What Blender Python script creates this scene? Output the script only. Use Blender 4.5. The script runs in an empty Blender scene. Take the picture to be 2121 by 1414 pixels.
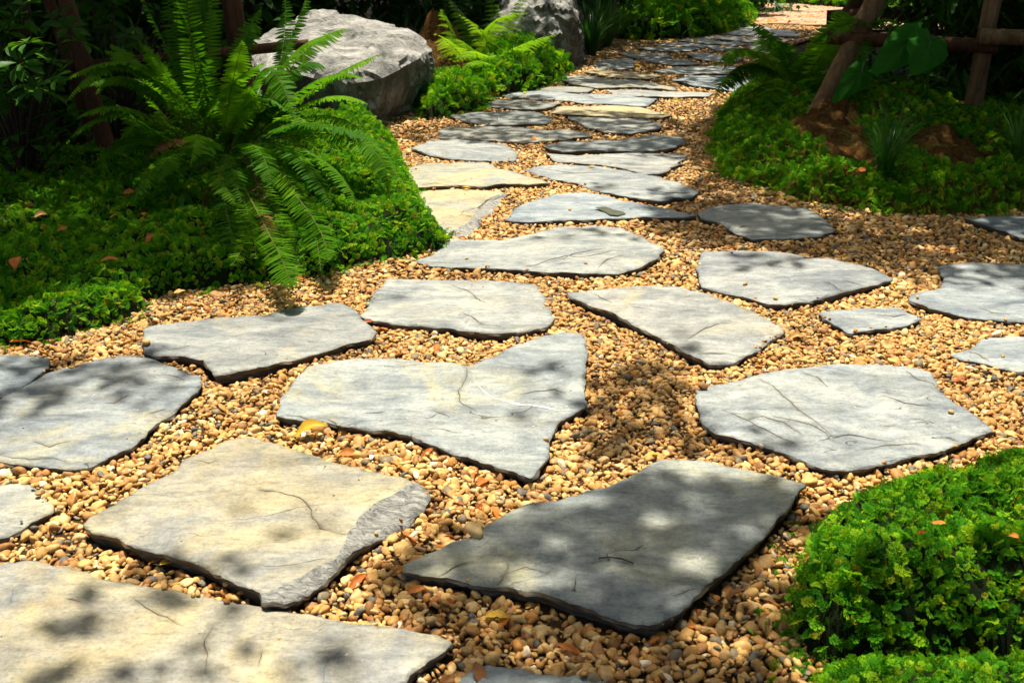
import bpy, bmesh, math, random
import numpy as np
from mathutils import Vector, Matrix, Quaternion, noise, geometry
random.seed(7); rng = np.random.default_rng(7)
R = math.radians
sc = bpy.context.scene
COL = sc.collection

# ------------------------------------------------------------------ camera
CAM_H, PITCH, W0, H0 = 1.25, R(22.6), 2121.0, 1414.0
LENS = 35.0
F = LENS / 36.0 * W0
cam = bpy.data.cameras.new('camera'); cam.lens = LENS; cam.sensor_width = 36.0
cam.clip_start = 0.05; cam.clip_end = 600.0
cam.dof.use_dof = True; cam.dof.focus_distance = 3.3; cam.dof.aperture_fstop = 11.0
camo = bpy.data.objects.new('camera', cam); COL.objects.link(camo)
camo.location = (0, 0, CAM_H); camo.rotation_euler = (math.pi / 2 - PITCH, 0, 0)
sc.camera = camo

# ------------------------------------------------------------------ light
SUN_EL, SUN_AZ = R(76), R(-12)           # azimuth from +Y, negative = towards -X
SUN = Vector((math.sin(SUN_AZ) * math.cos(SUN_EL), math.cos(SUN_AZ) * math.cos(SUN_EL), math.sin(SUN_EL)))
world = bpy.data.worlds.new('World'); sc.world = world; world.use_nodes = True
wn = world.node_tree.nodes; wl = world.node_tree.links
sky = wn.new('ShaderNodeTexSky'); sky.sky_type = 'NISHITA'; sky.sun_disc = False
sky.dust_density = 6.0; sky.ozone_density = 0.2; sky.sun_elevation = SUN_EL; sky.sun_rotation = SUN_AZ
bg = wn['Background']; bg.inputs['Strength'].default_value = 0.10
wl.new(sky.outputs[0], bg.inputs[0])
sl = bpy.data.lights.new('sun', 'SUN'); sl.energy = 5.0; sl.angle = R(0.5); sl.color = (1.0, 0.92, 0.79)
so = bpy.data.objects.new('sun', sl); COL.objects.link(so); so.rotation_euler = SUN.to_track_quat('Z', 'Y').to_euler()
so.location = (-4, 8, 12)
vs = sc.view_settings; vs.view_transform = 'Standard'; vs.look = 'None'; vs.gamma = 1.0; vs.use_curve_mapping = False
vs.exposure = 1.2
sc.cycles.max_bounces = 6; sc.cycles.diffuse_bounces = 3; sc.cycles.glossy_bounces = 2
sc.cycles.transmission_bounces = 4; sc.cycles.transparent_max_bounces = 4
sc.cycles.use_denoising = True

# ------------------------------------------------------------------ pixel <-> world
cp, sp_ = math.cos(PITCH), math.sin(PITCH)
def ray(px, py):
    a = (px - W0 / 2) / F; b = (H0 / 2 - py) / F
    return Vector((a, cp + b * sp_, -sp_ + b * cp))
def gnd(px, py, z=0.0):
    d = ray(px, py); t = (z - CAM_H) / d.z
    return Vector((d.x * t, d.y * t, z))
def at(px, py, y):
    d = ray(px, py); t = y / d.y
    return Vector((d.x * t, y, CAM_H + d.z * t))
def proj(x, y, z):
    zz = z - CAM_H
    fd = y * cp - zz * sp_; ud = y * sp_ + zz * cp
    fd = np.maximum(fd, 1e-3)
    return W0 / 2 + F * x / fd, H0 / 2 - F * ud / fd

def inpoly(x, y, poly):
    x = np.asarray(x, float); y = np.asarray(y, float)
    res = np.zeros(x.shape, bool); n = len(poly); j = n - 1
    for i in range(n):
        xi, yi = poly[i]; xj, yj = poly[j]
        c = ((yi > y) != (yj > y)) & (x < (xj - xi) * (y - yi) / ((yj - yi) if yj != yi else 1e-9) + xi)
        res ^= c; j = i
    return res
def polydist(x, y, poly, closed=True):
    x = np.asarray(x, float); y = np.asarray(y, float)
    best = np.full(x.shape, 1e9); n = len(poly)
    for i in range(n if closed else n - 1):
        ax, ay = poly[i]; bx, by = poly[(i + 1) % n]
        dx, dy = bx - ax, by - ay; L = dx * dx + dy * dy + 1e-12
        t = np.clip(((x - ax) * dx + (y - ay) * dy) / L, 0, 1)
        best = np.minimum(best, np.hypot(x - ax - t * dx, y - ay - t * dy))
    return best
def nz(v, s=1.0, o=0.0):
    return noise.noise(Vector((v[0] * s + o, v[1] * s + o * 1.7, (v[2] if len(v) > 2 else 0) * s + o * 0.6)))

_PERM = np.random.default_rng(3).permutation(512)
_GR = np.random.default_rng(4).normal(size=(512, 2)); _GR /= np.linalg.norm(_GR, axis=1)[:, None]
def vnoise(x, y, s=1.0, o=0.0):
    x = np.asarray(x, float) * s + o * 1.37 + 100; y = np.asarray(y, float) * s + o * 2.11 + 100
    xi = np.floor(x).astype(int); yi = np.floor(y).astype(int); fx = x - xi; fy = y - yi
    def g(a, b, dx, dy):
        h = _PERM[(_PERM[a % 512] + b) % 512]; return _GR[h, 0] * dx + _GR[h, 1] * dy
    u = fx * fx * fx * (fx * (fx * 6 - 15) + 10); v = fy * fy * fy * (fy * (fy * 6 - 15) + 10)
    a = g(xi, yi, fx, fy) * (1 - u) + g(xi + 1, yi, fx - 1, fy) * u
    b = g(xi, yi + 1, fx, fy - 1) * (1 - u) + g(xi + 1, yi + 1, fx - 1, fy - 1) * u
    return 1.4 * (a * (1 - v) + b * v)

# ------------------------------------------------------------------ materials
def mat(name):
    m = bpy.data.materials.new(name); m.use_nodes = True
    nt = m.node_tree; return m, nt, nt.nodes, nt.links, nt.nodes['Principled BSDF']
def N(nt, t, **kw):
    n = nt.nodes.new(t)
    for k, v in kw.items(): setattr(n, k, v)
    return n
def ramp(nt, fac, stops, interp='LINEAR'):
    r = nt.nodes.new('ShaderNodeValToRGB'); r.color_ramp.interpolation = interp
    e = r.color_ramp.elements
    while len(e) < len(stops): e.new(0.5)
    for i, (p, c) in enumerate(stops):
        e[i].position = p; e[i].color = (c[0], c[1], c[2], 1) if len(c) == 3 else c
    nt.links.new(fac, r.inputs[0]); return r.outputs[0]
def mixc(nt, fac, a, b, mode='MIX'):
    n = nt.nodes.new('ShaderNodeMix'); n.data_type = 'RGBA'; n.blend_type = mode
    for i, v in ((0, fac), (6, a), (7, b)):
        if hasattr(v, 'links'): nt.links.new(v, n.inputs[i])
        elif i == 0: n.inputs[0].default_value = v
        else: n.inputs[i].default_value = (v[0], v[1], v[2], 1)
    return n.outputs[2]
def math_(nt, op, a, b=None, clamp=False):
    n = nt.nodes.new('ShaderNodeMath'); n.operation = op; n.use_clamp = clamp
    for i, v in ((0, a), (1, b)):
        if v is None: continue
        if hasattr(v, 'links'): nt.links.new(v, n.inputs[i])
        else: n.inputs[i].default_value = v
    return n.outputs[0]
def noise_tex(nt, vec, scale, detail=4, rough=0.6, dist=0.0):
    n = nt.nodes.new('ShaderNodeTexNoise'); n.inputs['Scale'].default_value = scale
    n.inputs['Detail'].default_value = detail; n.inputs['Roughness'].default_value = rough
    n.inputs['Distortion'].default_value = dist
    if vec is not None: nt.links.new(vec, n.inputs['Vector'])
    return n.outputs[0]
def coords(nt, scale=(1, 1, 1), rot=(0, 0, 0), rnd=True):
    tc = nt.nodes.new('ShaderNodeTexCoord'); mp = nt.nodes.new('ShaderNodeMapping')
    mp.inputs['Scale'].default_value = scale; mp.inputs['Rotation'].default_value = rot
    nt.links.new(tc.outputs['Object'], mp.inputs['Vector'])
    if rnd:
        oi = nt.nodes.new('ShaderNodeObjectInfo'); m = math_(nt, 'MULTIPLY', oi.outputs['Random'], 37.0)
        cx = nt.nodes.new('ShaderNodeCombineXYZ')
        nt.links.new(m, cx.inputs[0]); nt.links.new(m, cx.inputs[1]); nt.links.new(m, cx.inputs[2])
        nt.links.new(cx.outputs[0], mp.inputs['Location'])
    return mp.outputs[0]
def bump(nt, h, strength, dist, prev=None):
    b = nt.nodes.new('ShaderNodeBump'); b.inputs['Strength'].default_value = strength; b.inputs['Distance'].default_value = dist
    nt.links.new(h, b.inputs['Height'])
    if prev is not None: nt.links.new(prev, b.inputs['Normal'])
    return b.outputs[0]

def m_slate():
    m, nt, n, l, p = mat('slate')
    oi = N(nt, 'ShaderNodeObjectInfo')
    v = coords(nt, (1, 1, 1)); vs_ = coords(nt, (1.3, 3.1, 3.0), (0, 0, 0.25)); vf = coords(nt, (10.0, 24.0, 30.0), (0, 0, 0.3))
    big = noise_tex(nt, v, 3.2, 5, 0.62, 0.8)
    strk = noise_tex(nt, vs_, 3.0, 7, 0.68, 0.7)
    fine = noise_tex(nt, vf, 2.2, 7, 0.7)
    grain = noise_tex(nt, v, 120, 5, 0.8)
    c = ramp(nt, strk, [(0.30, (0.085, 0.098, 0.11)), (0.44, (0.17, 0.188, 0.20)), (0.55, (0.25, 0.265, 0.265)), (0.72, (0.37, 0.375, 0.345))])
    c = mixc(nt, math_(nt, 'MULTIPLY', ramp(nt, big, [(0.45, (0, 0, 0)), (0.68, (1, 1, 1))]), 0.35), c, (0.33, 0.32, 0.27))
    # tan mineral staining (also an olive shade tone on one shaded stone), strength per stone in the object colour's alpha
    tn = math_(nt, 'ADD', noise_tex(nt, v, 2.1, 6, 0.66, 1.3), math_(nt, 'MULTIPLY', math_(nt, 'SUBTRACT', oi.outputs['Alpha'], 0.5), 0.42))
    tmask = ramp(nt, tn, [(0.44, (0, 0, 0)), (0.66, (1, 1, 1))])
    tcol = ramp(nt, noise_tex(nt, vs_, 2.0, 5, 0.7, 1.0), [(0.3, (0.28, 0.225, 0.11)), (0.55, (0.41, 0.365, 0.21)), (0.75, (0.47, 0.37, 0.16))])
    c = mixc(nt, math_(nt, 'MULTIPLY', tmask, 0.85), c, tcol)
    rust = ramp(nt, noise_tex(nt, v, 4.5, 5, 0.7, 1.5), [(0.64, (0, 0, 0)), (0.78, (1, 1, 1))])
    c = mixc(nt, math_(nt, 'MULTIPLY', rust, math_(nt, 'MULTIPLY', oi.outputs['Alpha'], 0.6)), c, (0.42, 0.23, 0.07))
    c = mixc(nt, 0.6, c, ramp(nt, fine, [(0.32, (0.42, 0.44, 0.47)), (0.5, (0.88, 0.89, 0.9)), (0.68, (1.2, 1.2, 1.16))]), 'MULTIPLY')
    c = mixc(nt, 0.5, c, ramp(nt, noise_tex(nt, v, 14, 6, 0.7, 0.4), [(0.3, (0.55, 0.58, 0.62)), (0.55, (1.0, 1.0, 1.0)), (0.72, (1.22, 1.2, 1.12))]), 'MULTIPLY')
    c = mixc(nt, 0.7, c, ramp(nt, grain, [(0.32, (0.5, 0.5, 0.5)), (0.5, (0.95, 0.95, 0.95)), (0.68, (1.25, 1.25, 1.22))]), 'MULTIPLY')
    # hair cracks with dirt in them
    ck = noise_tex(nt, vs_, 1.5, 3, 0.5, 0.35)
    line = math_(nt, 'LESS_THAN', math_(nt, 'ABSOLUTE', math_(nt, 'SUBTRACT', ck, 0.5)), 0.0022)
    keep = math_(nt, 'GREATER_THAN', noise_tex(nt, v, 4.0, 2), 0.57)
    lm = math_(nt, 'MULTIPLY', line, keep)
    c = mixc(nt, math_(nt, 'MULTIPLY', lm, 0.75), c, (0.03, 0.028, 0.022))
    spk = ramp(nt, noise_tex(nt, v, 70, 2, 0.5), [(0.74, (0, 0, 0)), (0.78, (1, 1, 1))])
    c = mixc(nt, math_(nt, 'MULTIPLY', spk, 0.6), c, (0.6, 0.6, 0.56))
    c = mixc(nt, 1.0, c, (0.915, 0.905, 0.85), 'MULTIPLY')
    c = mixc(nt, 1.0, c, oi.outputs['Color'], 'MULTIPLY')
    l.new(c, p.inputs['Base Color'])
    p.inputs['Roughness'].default_value = 0.62
    l.new(ramp(nt, fine, [(0.3, (0.75,) * 3), (0.7, (0.5,) * 3)]), p.inputs['Roughness'])
    p.inputs['Specular IOR Level'].default_value = 0.35
    b = bump(nt, strk, 0.7, 0.018)
    b = bump(nt, noise_tex(nt, v, 14, 6, 0.7, 0.4), 0.5, 0.006, b)
    b = bump(nt, fine, 0.9, 0.005, b)
    b = bump(nt, grain, 0.6, 0.0018, b)
    st = ramp(nt, ck, [(0.5, (0, 0, 0)), (0.504, (1, 1, 1))])
    b = bump(nt, st, 0.8, 0.0025, b)
    l.new(b, p.inputs['Normal']); return m
def m_slate_side():
    m, nt, n, l, p = mat('slate_edge')
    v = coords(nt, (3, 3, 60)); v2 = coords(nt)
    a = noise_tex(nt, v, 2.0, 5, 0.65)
    c = ramp(nt, a, [(0.3, (0.02, 0.018, 0.015)), (0.5, (0.06, 0.052, 0.038)), (0.7, (0.14, 0.12, 0.085))])  # near-black colours carry the shade under the stone's rim
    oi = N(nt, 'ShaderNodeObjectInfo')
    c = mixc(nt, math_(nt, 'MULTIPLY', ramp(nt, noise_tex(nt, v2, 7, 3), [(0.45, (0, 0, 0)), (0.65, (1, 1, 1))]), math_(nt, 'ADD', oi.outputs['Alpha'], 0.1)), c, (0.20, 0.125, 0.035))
    l.new(c, p.inputs['Base Color']); p.inputs['Roughness'].default_value = 0.8
    l.new(bump(nt, a, 0.9, 0.006), p.inputs['Normal']); return m
def m_split():
    m, nt, n, l, p = mat('split_slate')
    v = coords(nt, (20, 55, 50), (0, 0, -0.75)); a = noise_tex(nt, v, 1.6, 6, 0.7, 0.8)
    c = ramp(nt, a, [(0.32, (0.03, 0.03, 0.028)), (0.42, (0.13, 0.132, 0.122)), (0.56, (0.26, 0.26, 0.23)), (0.72, (0.40, 0.385, 0.32))])
    l.new(c, p.inputs['Base Color']); p.inputs['Roughness'].default_value = 0.7
    l.new(bump(nt, a, 1.0, 0.012), p.inputs['Normal']); return m
def m_pebble():
    m, nt, n, l, p = mat('pebble')
    oi = N(nt, 'ShaderNodeObjectInfo')
    c = ramp(nt, oi.outputs['Random'], [(0.0, (0.42, 0.245, 0.075)), (0.12, (0.56, 0.37, 0.14)), (0.26, (0.27, 0.135, 0.045)), (0.36, (0.48, 0.29, 0.095)),
        (0.48, (0.64, 0.47, 0.23)), (0.58, (0.34, 0.185, 0.06)), (0.67, (0.52, 0.34, 0.125)), (0.76, (0.19, 0.165, 0.115)), (0.81, (0.45, 0.21, 0.05)),
        (0.86, (0.40, 0.27, 0.12)), (0.91, (0.12, 0.12, 0.115)), (0.94, (0.60, 0.41, 0.16)), (0.985, (0.68, 0.60, 0.46))], 'CONSTANT')
    v = coords(nt)
    a = noise_tex(nt, v, 60, 4, 0.65); b2 = noise_tex(nt, v, 190, 3, 0.6)
    c = mixc(nt, 0.6, c, ramp(nt, a, [(0.3, (0.55, 0.46, 0.36)), (0.6, (1.1, 1.04, 0.9))]), 'MULTIPLY')
    c = mixc(nt, 0.4, c, ramp(nt, b2, [(0.3, (0.6, 0.6, 0.6)), (0.6, (1.1, 1.1, 1.1))]), 'MULTIPLY')
    ge = N(nt, 'ShaderNodeNewGeometry'); w = noise_tex(nt, ge.outputs['Position'], 1.6, 3, 0.6)
    c = mixc(nt, 0.7, c, ramp(nt, w, [(0.32, (0.52, 0.44, 0.34)), (0.6, (0.92, 0.87, 0.79))]), 'MULTIPLY')
    l.new(c, p.inputs['Base Color']); p.inputs['Roughness'].default_value = 0.6; p.inputs['Specular IOR Level'].default_value = 0.25
    l.new(bump(nt, a, 0.5, 0.002), p.inputs['Normal']); return m
def m_soil(name, c0, c1, c2, sc_=18, bd=0.02):
    m, nt, n, l, p = mat(name)
    v = coords(nt, rnd=False); a = noise_tex(nt, v, sc_, 8, 0.7); b = noise_tex(nt, v, sc_ * 6, 4, 0.7)
    c = ramp(nt, a, [(0.3, c0), (0.5, c1), (0.7, c2)])
    c = mixc(nt, 0.5, c, ramp(nt, b, [(0.3, (0.45,) * 3), (0.6, (1.15,) * 3)]), 'MULTIPLY')
    l.new(c, p.inputs['Base Color']); p.inputs['Roughness'].default_value = 0.95; p.inputs['Specular IOR Level'].default_value = 0.1
    l.new(bump(nt, b, 0.8, bd, bump(nt, a, 0.8, bd * 2)), p.inputs['Normal']); return m
def m_leaf(name, stops, trans=0.4, rough=0.45, spec=0.35, tint=1.0, nscale=30, noisy=0.5):
    m, nt, n, l, p = mat(name)
    oi = N(nt, 'ShaderNodeObjectInfo'); v = coords(nt)
    c = ramp(nt, oi.outputs['Random'], stops)
    a = noise_tex(nt, v, nscale, 3, 0.6)
    c = mixc(nt, noisy, c, ramp(nt, a, [(0.3, (0.6, 0.65, 0.6)), (0.7, (1.25, 1.15, 1.0))]), 'MULTIPLY')
    l.new(c, p.inputs['Base Color']); p.inputs['Roughness'].default_value = rough; p.inputs['Specular IOR Level'].default_value = spec
    t = N(nt, 'ShaderNodeBsdfTranslucent'); mx = N(nt, 'ShaderNodeMixShader'); mx.inputs[0].default_value = trans
    l.new(mixc(nt, 1.0, c, (1.25, 1.3, 0.7), 'MULTIPLY'), t.inputs[0])
    l.new(p.outputs[0], mx.inputs[1]); l.new(t.outputs[0], mx.inputs[2])
    l.new(mx.outputs[0], n['Material Output'].inputs[0]); return m
def m_bark(name, c0, c1, c2, zs=3.0, bd=0.01):
    m, nt, n, l, p = mat(name)
    v = coords(nt, (9, 9, zs)); a = noise_tex(nt, v, 3.0, 7, 0.68, 0.5); v2 = coords(nt); b = noise_tex(nt, v2, 5, 3)
    c = ramp(nt, a, [(0.3, c0), (0.52, c1), (0.72, c2)])
    c = mixc(nt, 0.6, c, ramp(nt, b, [(0.35, (0.5, 0.45, 0.4)), (0.6, (1.1,) * 3)]), 'MULTIPLY')
    l.new(c, p.inputs['Base Color']); p.inputs['Roughness'].default_value = 0.8; p.inputs['Specular IOR Level'].default_value = 0.2
    l.new(bump(nt, a, 0.8, bd), p.inputs['Normal']); return m
def m_rock():
    m, nt, n, l, p = mat('granite')
    v = coords(nt, rnd=False); vd = coords(nt, (6, 6, 1.2), rnd=False)
    a = noise_tex(nt, v, 3.5, 9, 0.68, 0.6); g = noise_tex(nt, v, 42, 6, 0.75); s = noise_tex(nt, vd, 2.0, 6, 0.7, 0.4)
    c = ramp(nt, a, [(0.3, (0.08, 0.08, 0.072)), (0.48, (0.21, 0.21, 0.192)), (0.6, (0.32, 0.318, 0.29)), (0.75, (0.46, 0.45, 0.41))])
    c = mixc(nt, 0.75, c, ramp(nt, g, [(0.32, (0.25, 0.25, 0.24)), (0.5, (0.85,) * 3), (0.66, (1.25,) * 3)]), 'MULTIPLY')
    # dark olive streaks on the steep faces
    ge = N(nt, 'ShaderNodeNewGeometry'); sx = N(nt, 'ShaderNodeSeparateXYZ'); l.new(ge.outputs['Normal'], sx.inputs[0])
    steep = ramp(nt, math_(nt, 'ADD', sx.outputs['Z'], math_(nt, 'MULTIPLY', math_(nt, 'SUBTRACT', a, 0.5), 1.4)), [(0.18, (1, 1, 1)), (0.42, (0, 0, 0))])
    c = mixc(nt, math_(nt, 'MULTIPLY', math_(nt, 'MULTIPLY', steep, ramp(nt, s, [(0.36, (0, 0, 0)), (0.56, (1, 1, 1))])), 0.85), c, (0.075, 0.07, 0.038))
    l.new(c, p.inputs['Base Color']); p.inputs['Roughness'].default_value = 0.85; p.inputs['Specular IOR Level'].default_value = 0.2
    l.new(bump(nt, g, 0.7, 0.015, bump(nt, a, 0.9, 0.06)), p.inputs['Normal']); return m
def m_brick():
    m, nt, n, l, p = mat('brick')
    oi = N(nt, 'ShaderNodeObjectInfo'); v = coords(nt); a = noise_tex(nt, v, 25, 5, 0.7)
    c = ramp(nt, oi.outputs['Random'], [(0, (0.30, 0.15, 0.07)), (0.4, (0.38, 0.21, 0.10)), (0.7, (0.33, 0.22, 0.13)), (1, (0.45, 0.29, 0.15))])
    c = mixc(nt, 0.6, c, ramp(nt, a, [(0.3, (0.55,) * 3), (0.65, (1.15,) * 3)]), 'MULTIPLY')
    l.new(c, p.inputs['Base Color']); p.inputs['Roughness'].default_value = 0.85; l.new(bump(nt, a, 0.5, 0.004), p.inputs['Normal']); return m

M = {}
M['slate'] = m_slate(); M['edge'] = m_slate_side(); M['split'] = m_split(); M['pebble'] = m_pebble(); M['rock'] = m_rock(); M['brick'] = m_brick()
M['soil'] = m_soil('dark_soil', (0.018, 0.010, 0.005), (0.04, 0.022, 0.011), (0.075, 0.042, 0.02))
M['grit'] = m_soil('grit', (0.025, 0.014, 0.006), (0.055, 0.032, 0.014), (0.10, 0.062, 0.028), 60, 0.006)
M['clay'] = m_soil('orange_clay', (0.05, 0.022, 0.005), (0.14, 0.068, 0.016), (0.30, 0.165, 0.045), 40, 0.05)
M['bedsoil'] = m_soil('moss_bed_soil', (0.005, 0.010, 0.002), (0.009, 0.017, 0.003), (0.016, 0.026, 0.005), 40, 0.01)
M['sprig'] = m_leaf('selaginella', [(0, (0.025, 0.13, 0.006)), (0.35, (0.06, 0.235, 0.008)), (0.7, (0.135, 0.35, 0.010)), (0.93, (0.31, 0.49, 0.014)), (1, (0.28, 0.22, 0.02))], 0.42, 0.65, 0.06, nscale=70)
M['fern'] = m_leaf('sword_fern', [(0, (0.035, 0.13, 0.006)), (0.5, (0.065, 0.19, 0.006)), (1, (0.12, 0.28, 0.008))], 0.52, 0.6, 0.05, nscale=22)
M['ladyfern'] = m_leaf('lady_fern', [(0, (0.10, 0.25, 0.010)), (1, (0.20, 0.36, 0.014))], 0.5, 0.5, 0.25, nscale=22)
M['rachis'] = m_bark('fern_stalk', (0.05, 0.06, 0.01), (0.08, 0.09, 0.015), (0.10, 0.10, 0.02))
M['gloss'] = m_leaf('glossy_leaf', [(0, (0.02, 0.075, 0.006)), (0.6, (0.035, 0.115, 0.007)), (1, (0.06, 0.16, 0.008))], 0.3, 0.45, 0.1, nscale=14, noisy=0.3)
M['shrub'] = m_leaf('shrub_leaf', [(0, (0.015, 0.052, 0.006)), (0.6, (0.026, 0.085, 0.007)), (1, (0.055, 0.15, 0.008))], 0.3, 0.5, 0.15, nscale=14)
M['canopy'] = m_leaf('tree_leaf', [(0, (0.04, 0.12, 0.012)), (1, (0.07, 0.17, 0.015))], 0.3, 0.45, 0.3, nscale=6)
M['taro'] = m_leaf('taro_leaf', [(0, (0.018, 0.10, 0.008)), (1, (0.022, 0.12, 0.009))], 0.3, 0.7, 0.04, nscale=9, noisy=0.35)
M['grass'] = m_leaf('grass_blade', [(0, (0.03, 0.11, 0.012)), (1, (0.06, 0.16, 0.018))], 0.3, 0.4, 0.35, nscale=12)
M['dry_or'] = m_leaf('dry_orange_leaf', [(0, (0.40, 0.11, 0.018)), (0.5, (0.48, 0.18, 0.03)), (1, (0.32, 0.07, 0.015))], 0.3, 0.6, 0.25, nscale=60)
M['dry_tan'] = m_leaf('dry_tan_leaf', [(0, (0.50, 0.29, 0.10)), (1, (0.58, 0.38, 0.15))], 0.3, 0.6, 0.25, nscale=60)
M['dry_yel'] = m_leaf('dry_yellow_leaf', [(0, (0.55, 0.36, 0.03)), (1, (0.62, 0.40, 0.06))], 0.35, 0.55, 0.25, nscale=60)
M['dry_brown'] = m_leaf('dry_brown_leaf', [(0, (0.16, 0.06, 0.02)), (1, (0.24, 0.10, 0.035))], 0.2, 0.6, 0.25, nscale=60)
M['pole'] = m_bark('peeled_pole', (0.07, 0.038, 0.016), (0.15, 0.088, 0.04), (0.25, 0.155, 0.08), 1.2, 0.006)
M['polered'] = m_bark('reddish_pole', (0.03, 0.012, 0.006), (0.075, 0.03, 0.013), (0.13, 0.058, 0.025), 1.2, 0.008)
M['bark'] = m_bark('tree_bark', (0.025, 0.017, 0.010), (0.06, 0.042, 0.026), (0.11, 0.08, 0.05), 2.0, 0.02)
M['cut'] = m_bark('cut_wood', (0.30, 0.13, 0.04), (0.42, 0.20, 0.07), (0.5, 0.27, 0.11), 9.0, 0.003)

# ------------------------------------------------------------------ object helpers
def link(name, me, material=None, parent=None):
    o = bpy.data.objects.new(name, me); COL.objects.link(o)
    if material is not None and me is not None and not me.materials: me.materials.append(M[material])
    if parent is not None: o.parent = parent
    return o
def pymesh(name, v, f, smooth=False):
    me = bpy.data.meshes.new(name); me.from_pydata([tuple(a) for a in v], [], f); me.update()
    if smooth: me.polygons.foreach_set('use_smooth', [True] * len(me.polygons))
    return me
def tag(o, label, cat, group=None):
    o['label'] = label; o['category'] = cat
    if group: o['group'] = group
    return o
def struct(o): o['kind'] = 'structure'; return o
def empty(name, loc):
    o = bpy.data.objects.new(name, None); COL.objects.link(o); o.location = loc; o.empty_display_size = 0.1
    return o
def localise(v, c): return [(a[0] - c[0], a[1] - c[1], a[2] - c[2]) for a in v]

class MB:
    def __init__(s): s.v = []; s.f = []
    def add(s, v, f):
        o = len(s.v); s.v += [tuple(a) for a in v]; s.f += [tuple(i + o for i in q) for q in f]
    def tube(s, pts, rad, n=8, cap=True, wob=0.0, seed=0.0):
        pts = [Vector(p) for p in pts]; o = len(s.v); m = len(pts); up = Vector((0, 0, 1))
        for i, p in enumerate(pts):
            t = (pts[min(i + 1, m - 1)] - pts[max(i - 1, 0)]).normalized()
            a = t.cross(up)
            if a.length < 0.05: a = t.cross(Vector((1, 0, 0)))
            a.normalize(); b = t.cross(a)
            r = rad[i] if hasattr(rad, '__len__') else rad
            for k in range(n):
                an = 2 * math.pi * k / n
                d = a * math.cos(an) + b * math.sin(an)
                rr = r * (1 + wob * nz(p + d * 0.3, 6.0, seed))
                s.v.append(tuple(p + d * rr))
        for i in range(m - 1):
            for k in range(n):
                k2 = (k + 1) % n
                s.f.append((o + i * n + k, o + i * n + k2, o + (i + 1) * n + k2, o + (i + 1) * n + k))
        if cap:
            s.f.append(tuple(o + k for k in range(n))); s.f.append(tuple(o + (m - 1) * n + k for k in reversed(range(n))))
    def build(s, name, material, parent=None, origin=None, smooth=False):
        v = localise(s.v, origin) if origin is not None else s.v
        return link(name, pymesh(name, v, s.f, smooth), material, parent)

# ------------------------------------------------------------------ geometry-node scatter (for stuff only)
def scatter_group(name, coll):
    g = bpy.data.node_groups.new(name, 'GeometryNodeTree')
    g.interface.new_socket('Geometry', in_out='INPUT', socket_type='NodeSocketGeometry')
    g.interface.new_socket('Geometry', in_out='OUTPUT', socket_type='NodeSocketGeometry')
    n, l = g.nodes, g.links
    gi = n.new('NodeGroupInput'); go = n.new('NodeGroupOutput')
    def attr(nm, t):
        a = n.new('GeometryNodeInputNamedAttribute'); a.data_type = t; a.inputs['Name'].default_value = nm
        return [s for s in a.outputs if s.enabled and s.name == 'Attribute'][0]
    sep = n.new('GeometryNodeSeparateGeometry'); sep.domain = 'POINT'
    l.new(gi.outputs[0], sep.inputs[0]); l.new(attr('ispt', 'BOOLEAN'), sep.inputs[1])
    iop = n.new('GeometryNodeInstanceOnPoints'); ci = n.new('GeometryNodeCollectionInfo')
    ci.inputs['Collection'].default_value = coll
    ci.inputs['Separate Children'].default_value = True; ci.inputs['Reset Children'].default_value = True
    l.new(sep.outputs[0], iop.inputs['Points']); l.new(ci.outputs[0], iop.inputs['Instance'])
    iop.inputs['Pick Instance'].default_value = True
    l.new(attr('idx', 'INT'), iop.inputs['Instance Index'])
    er = n.new('FunctionNodeEulerToRotation'); l.new(attr('rot', 'FLOAT_VECTOR'), er.inputs[0]); l.new(er.outputs[0], iop.inputs['Rotation'])
    l.new(attr('scl', 'FLOAT'), iop.inputs['Scale'])
    jn = n.new('GeometryNodeJoinGeometry'); l.new(sep.outputs[1], jn.inputs[0]); l.new(iop.outputs[0], jn.inputs[0])
    l.new(jn.outputs[0], go.inputs[0]); return g
def scatter(name, sv, sf, pts, group, material, origin=(0, 0, 0)):
    """surface (sv, sf) plus pts = [(loc, euler, scale, index)] in one object"""
    me = bpy.data.meshes.new(name)
    v = localise(sv, origin) + localise([p[0] for p in pts], origin)
    me.from_pydata([tuple(a) for a in v], [], sf); me.update()
    k, n = len(sv), len(v)
    a = me.attributes.new('ispt', 'BOOLEAN', 'POINT'); a.data.foreach_set('value', [False] * k + [True] * (n - k))
    a = me.attributes.new('rot', 'FLOAT_VECTOR', 'POINT')
    a.data.foreach_set('vector', np.array([(0, 0, 0)] * k + [tuple(p[1]) for p in pts], 'f').ravel())
    a = me.attributes.new('scl', 'FLOAT', 'POINT'); a.data.foreach_set('value', np.array([1.0] * k + [p[2] for p in pts], 'f'))
    a = me.attributes.new('idx', 'INT', 'POINT'); a.data.foreach_set('value', np.array([0] * k + [p[3] for p in pts], 'i'))
    me.polygons.foreach_set('use_smooth', [True] * len(me.polygons))
    o = link(name, me, material); o.location = origin
    md = o.modifiers.new('scatter', 'NODES'); md.node_group = group
    return o
def source_collection(name, meshes):
    c = bpy.data.collections.new(name)
    for i, me in enumerate(meshes):
        c.objects.link(bpy.data.objects.new('%s_%02d' % (name, i), me))
    return c

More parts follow.
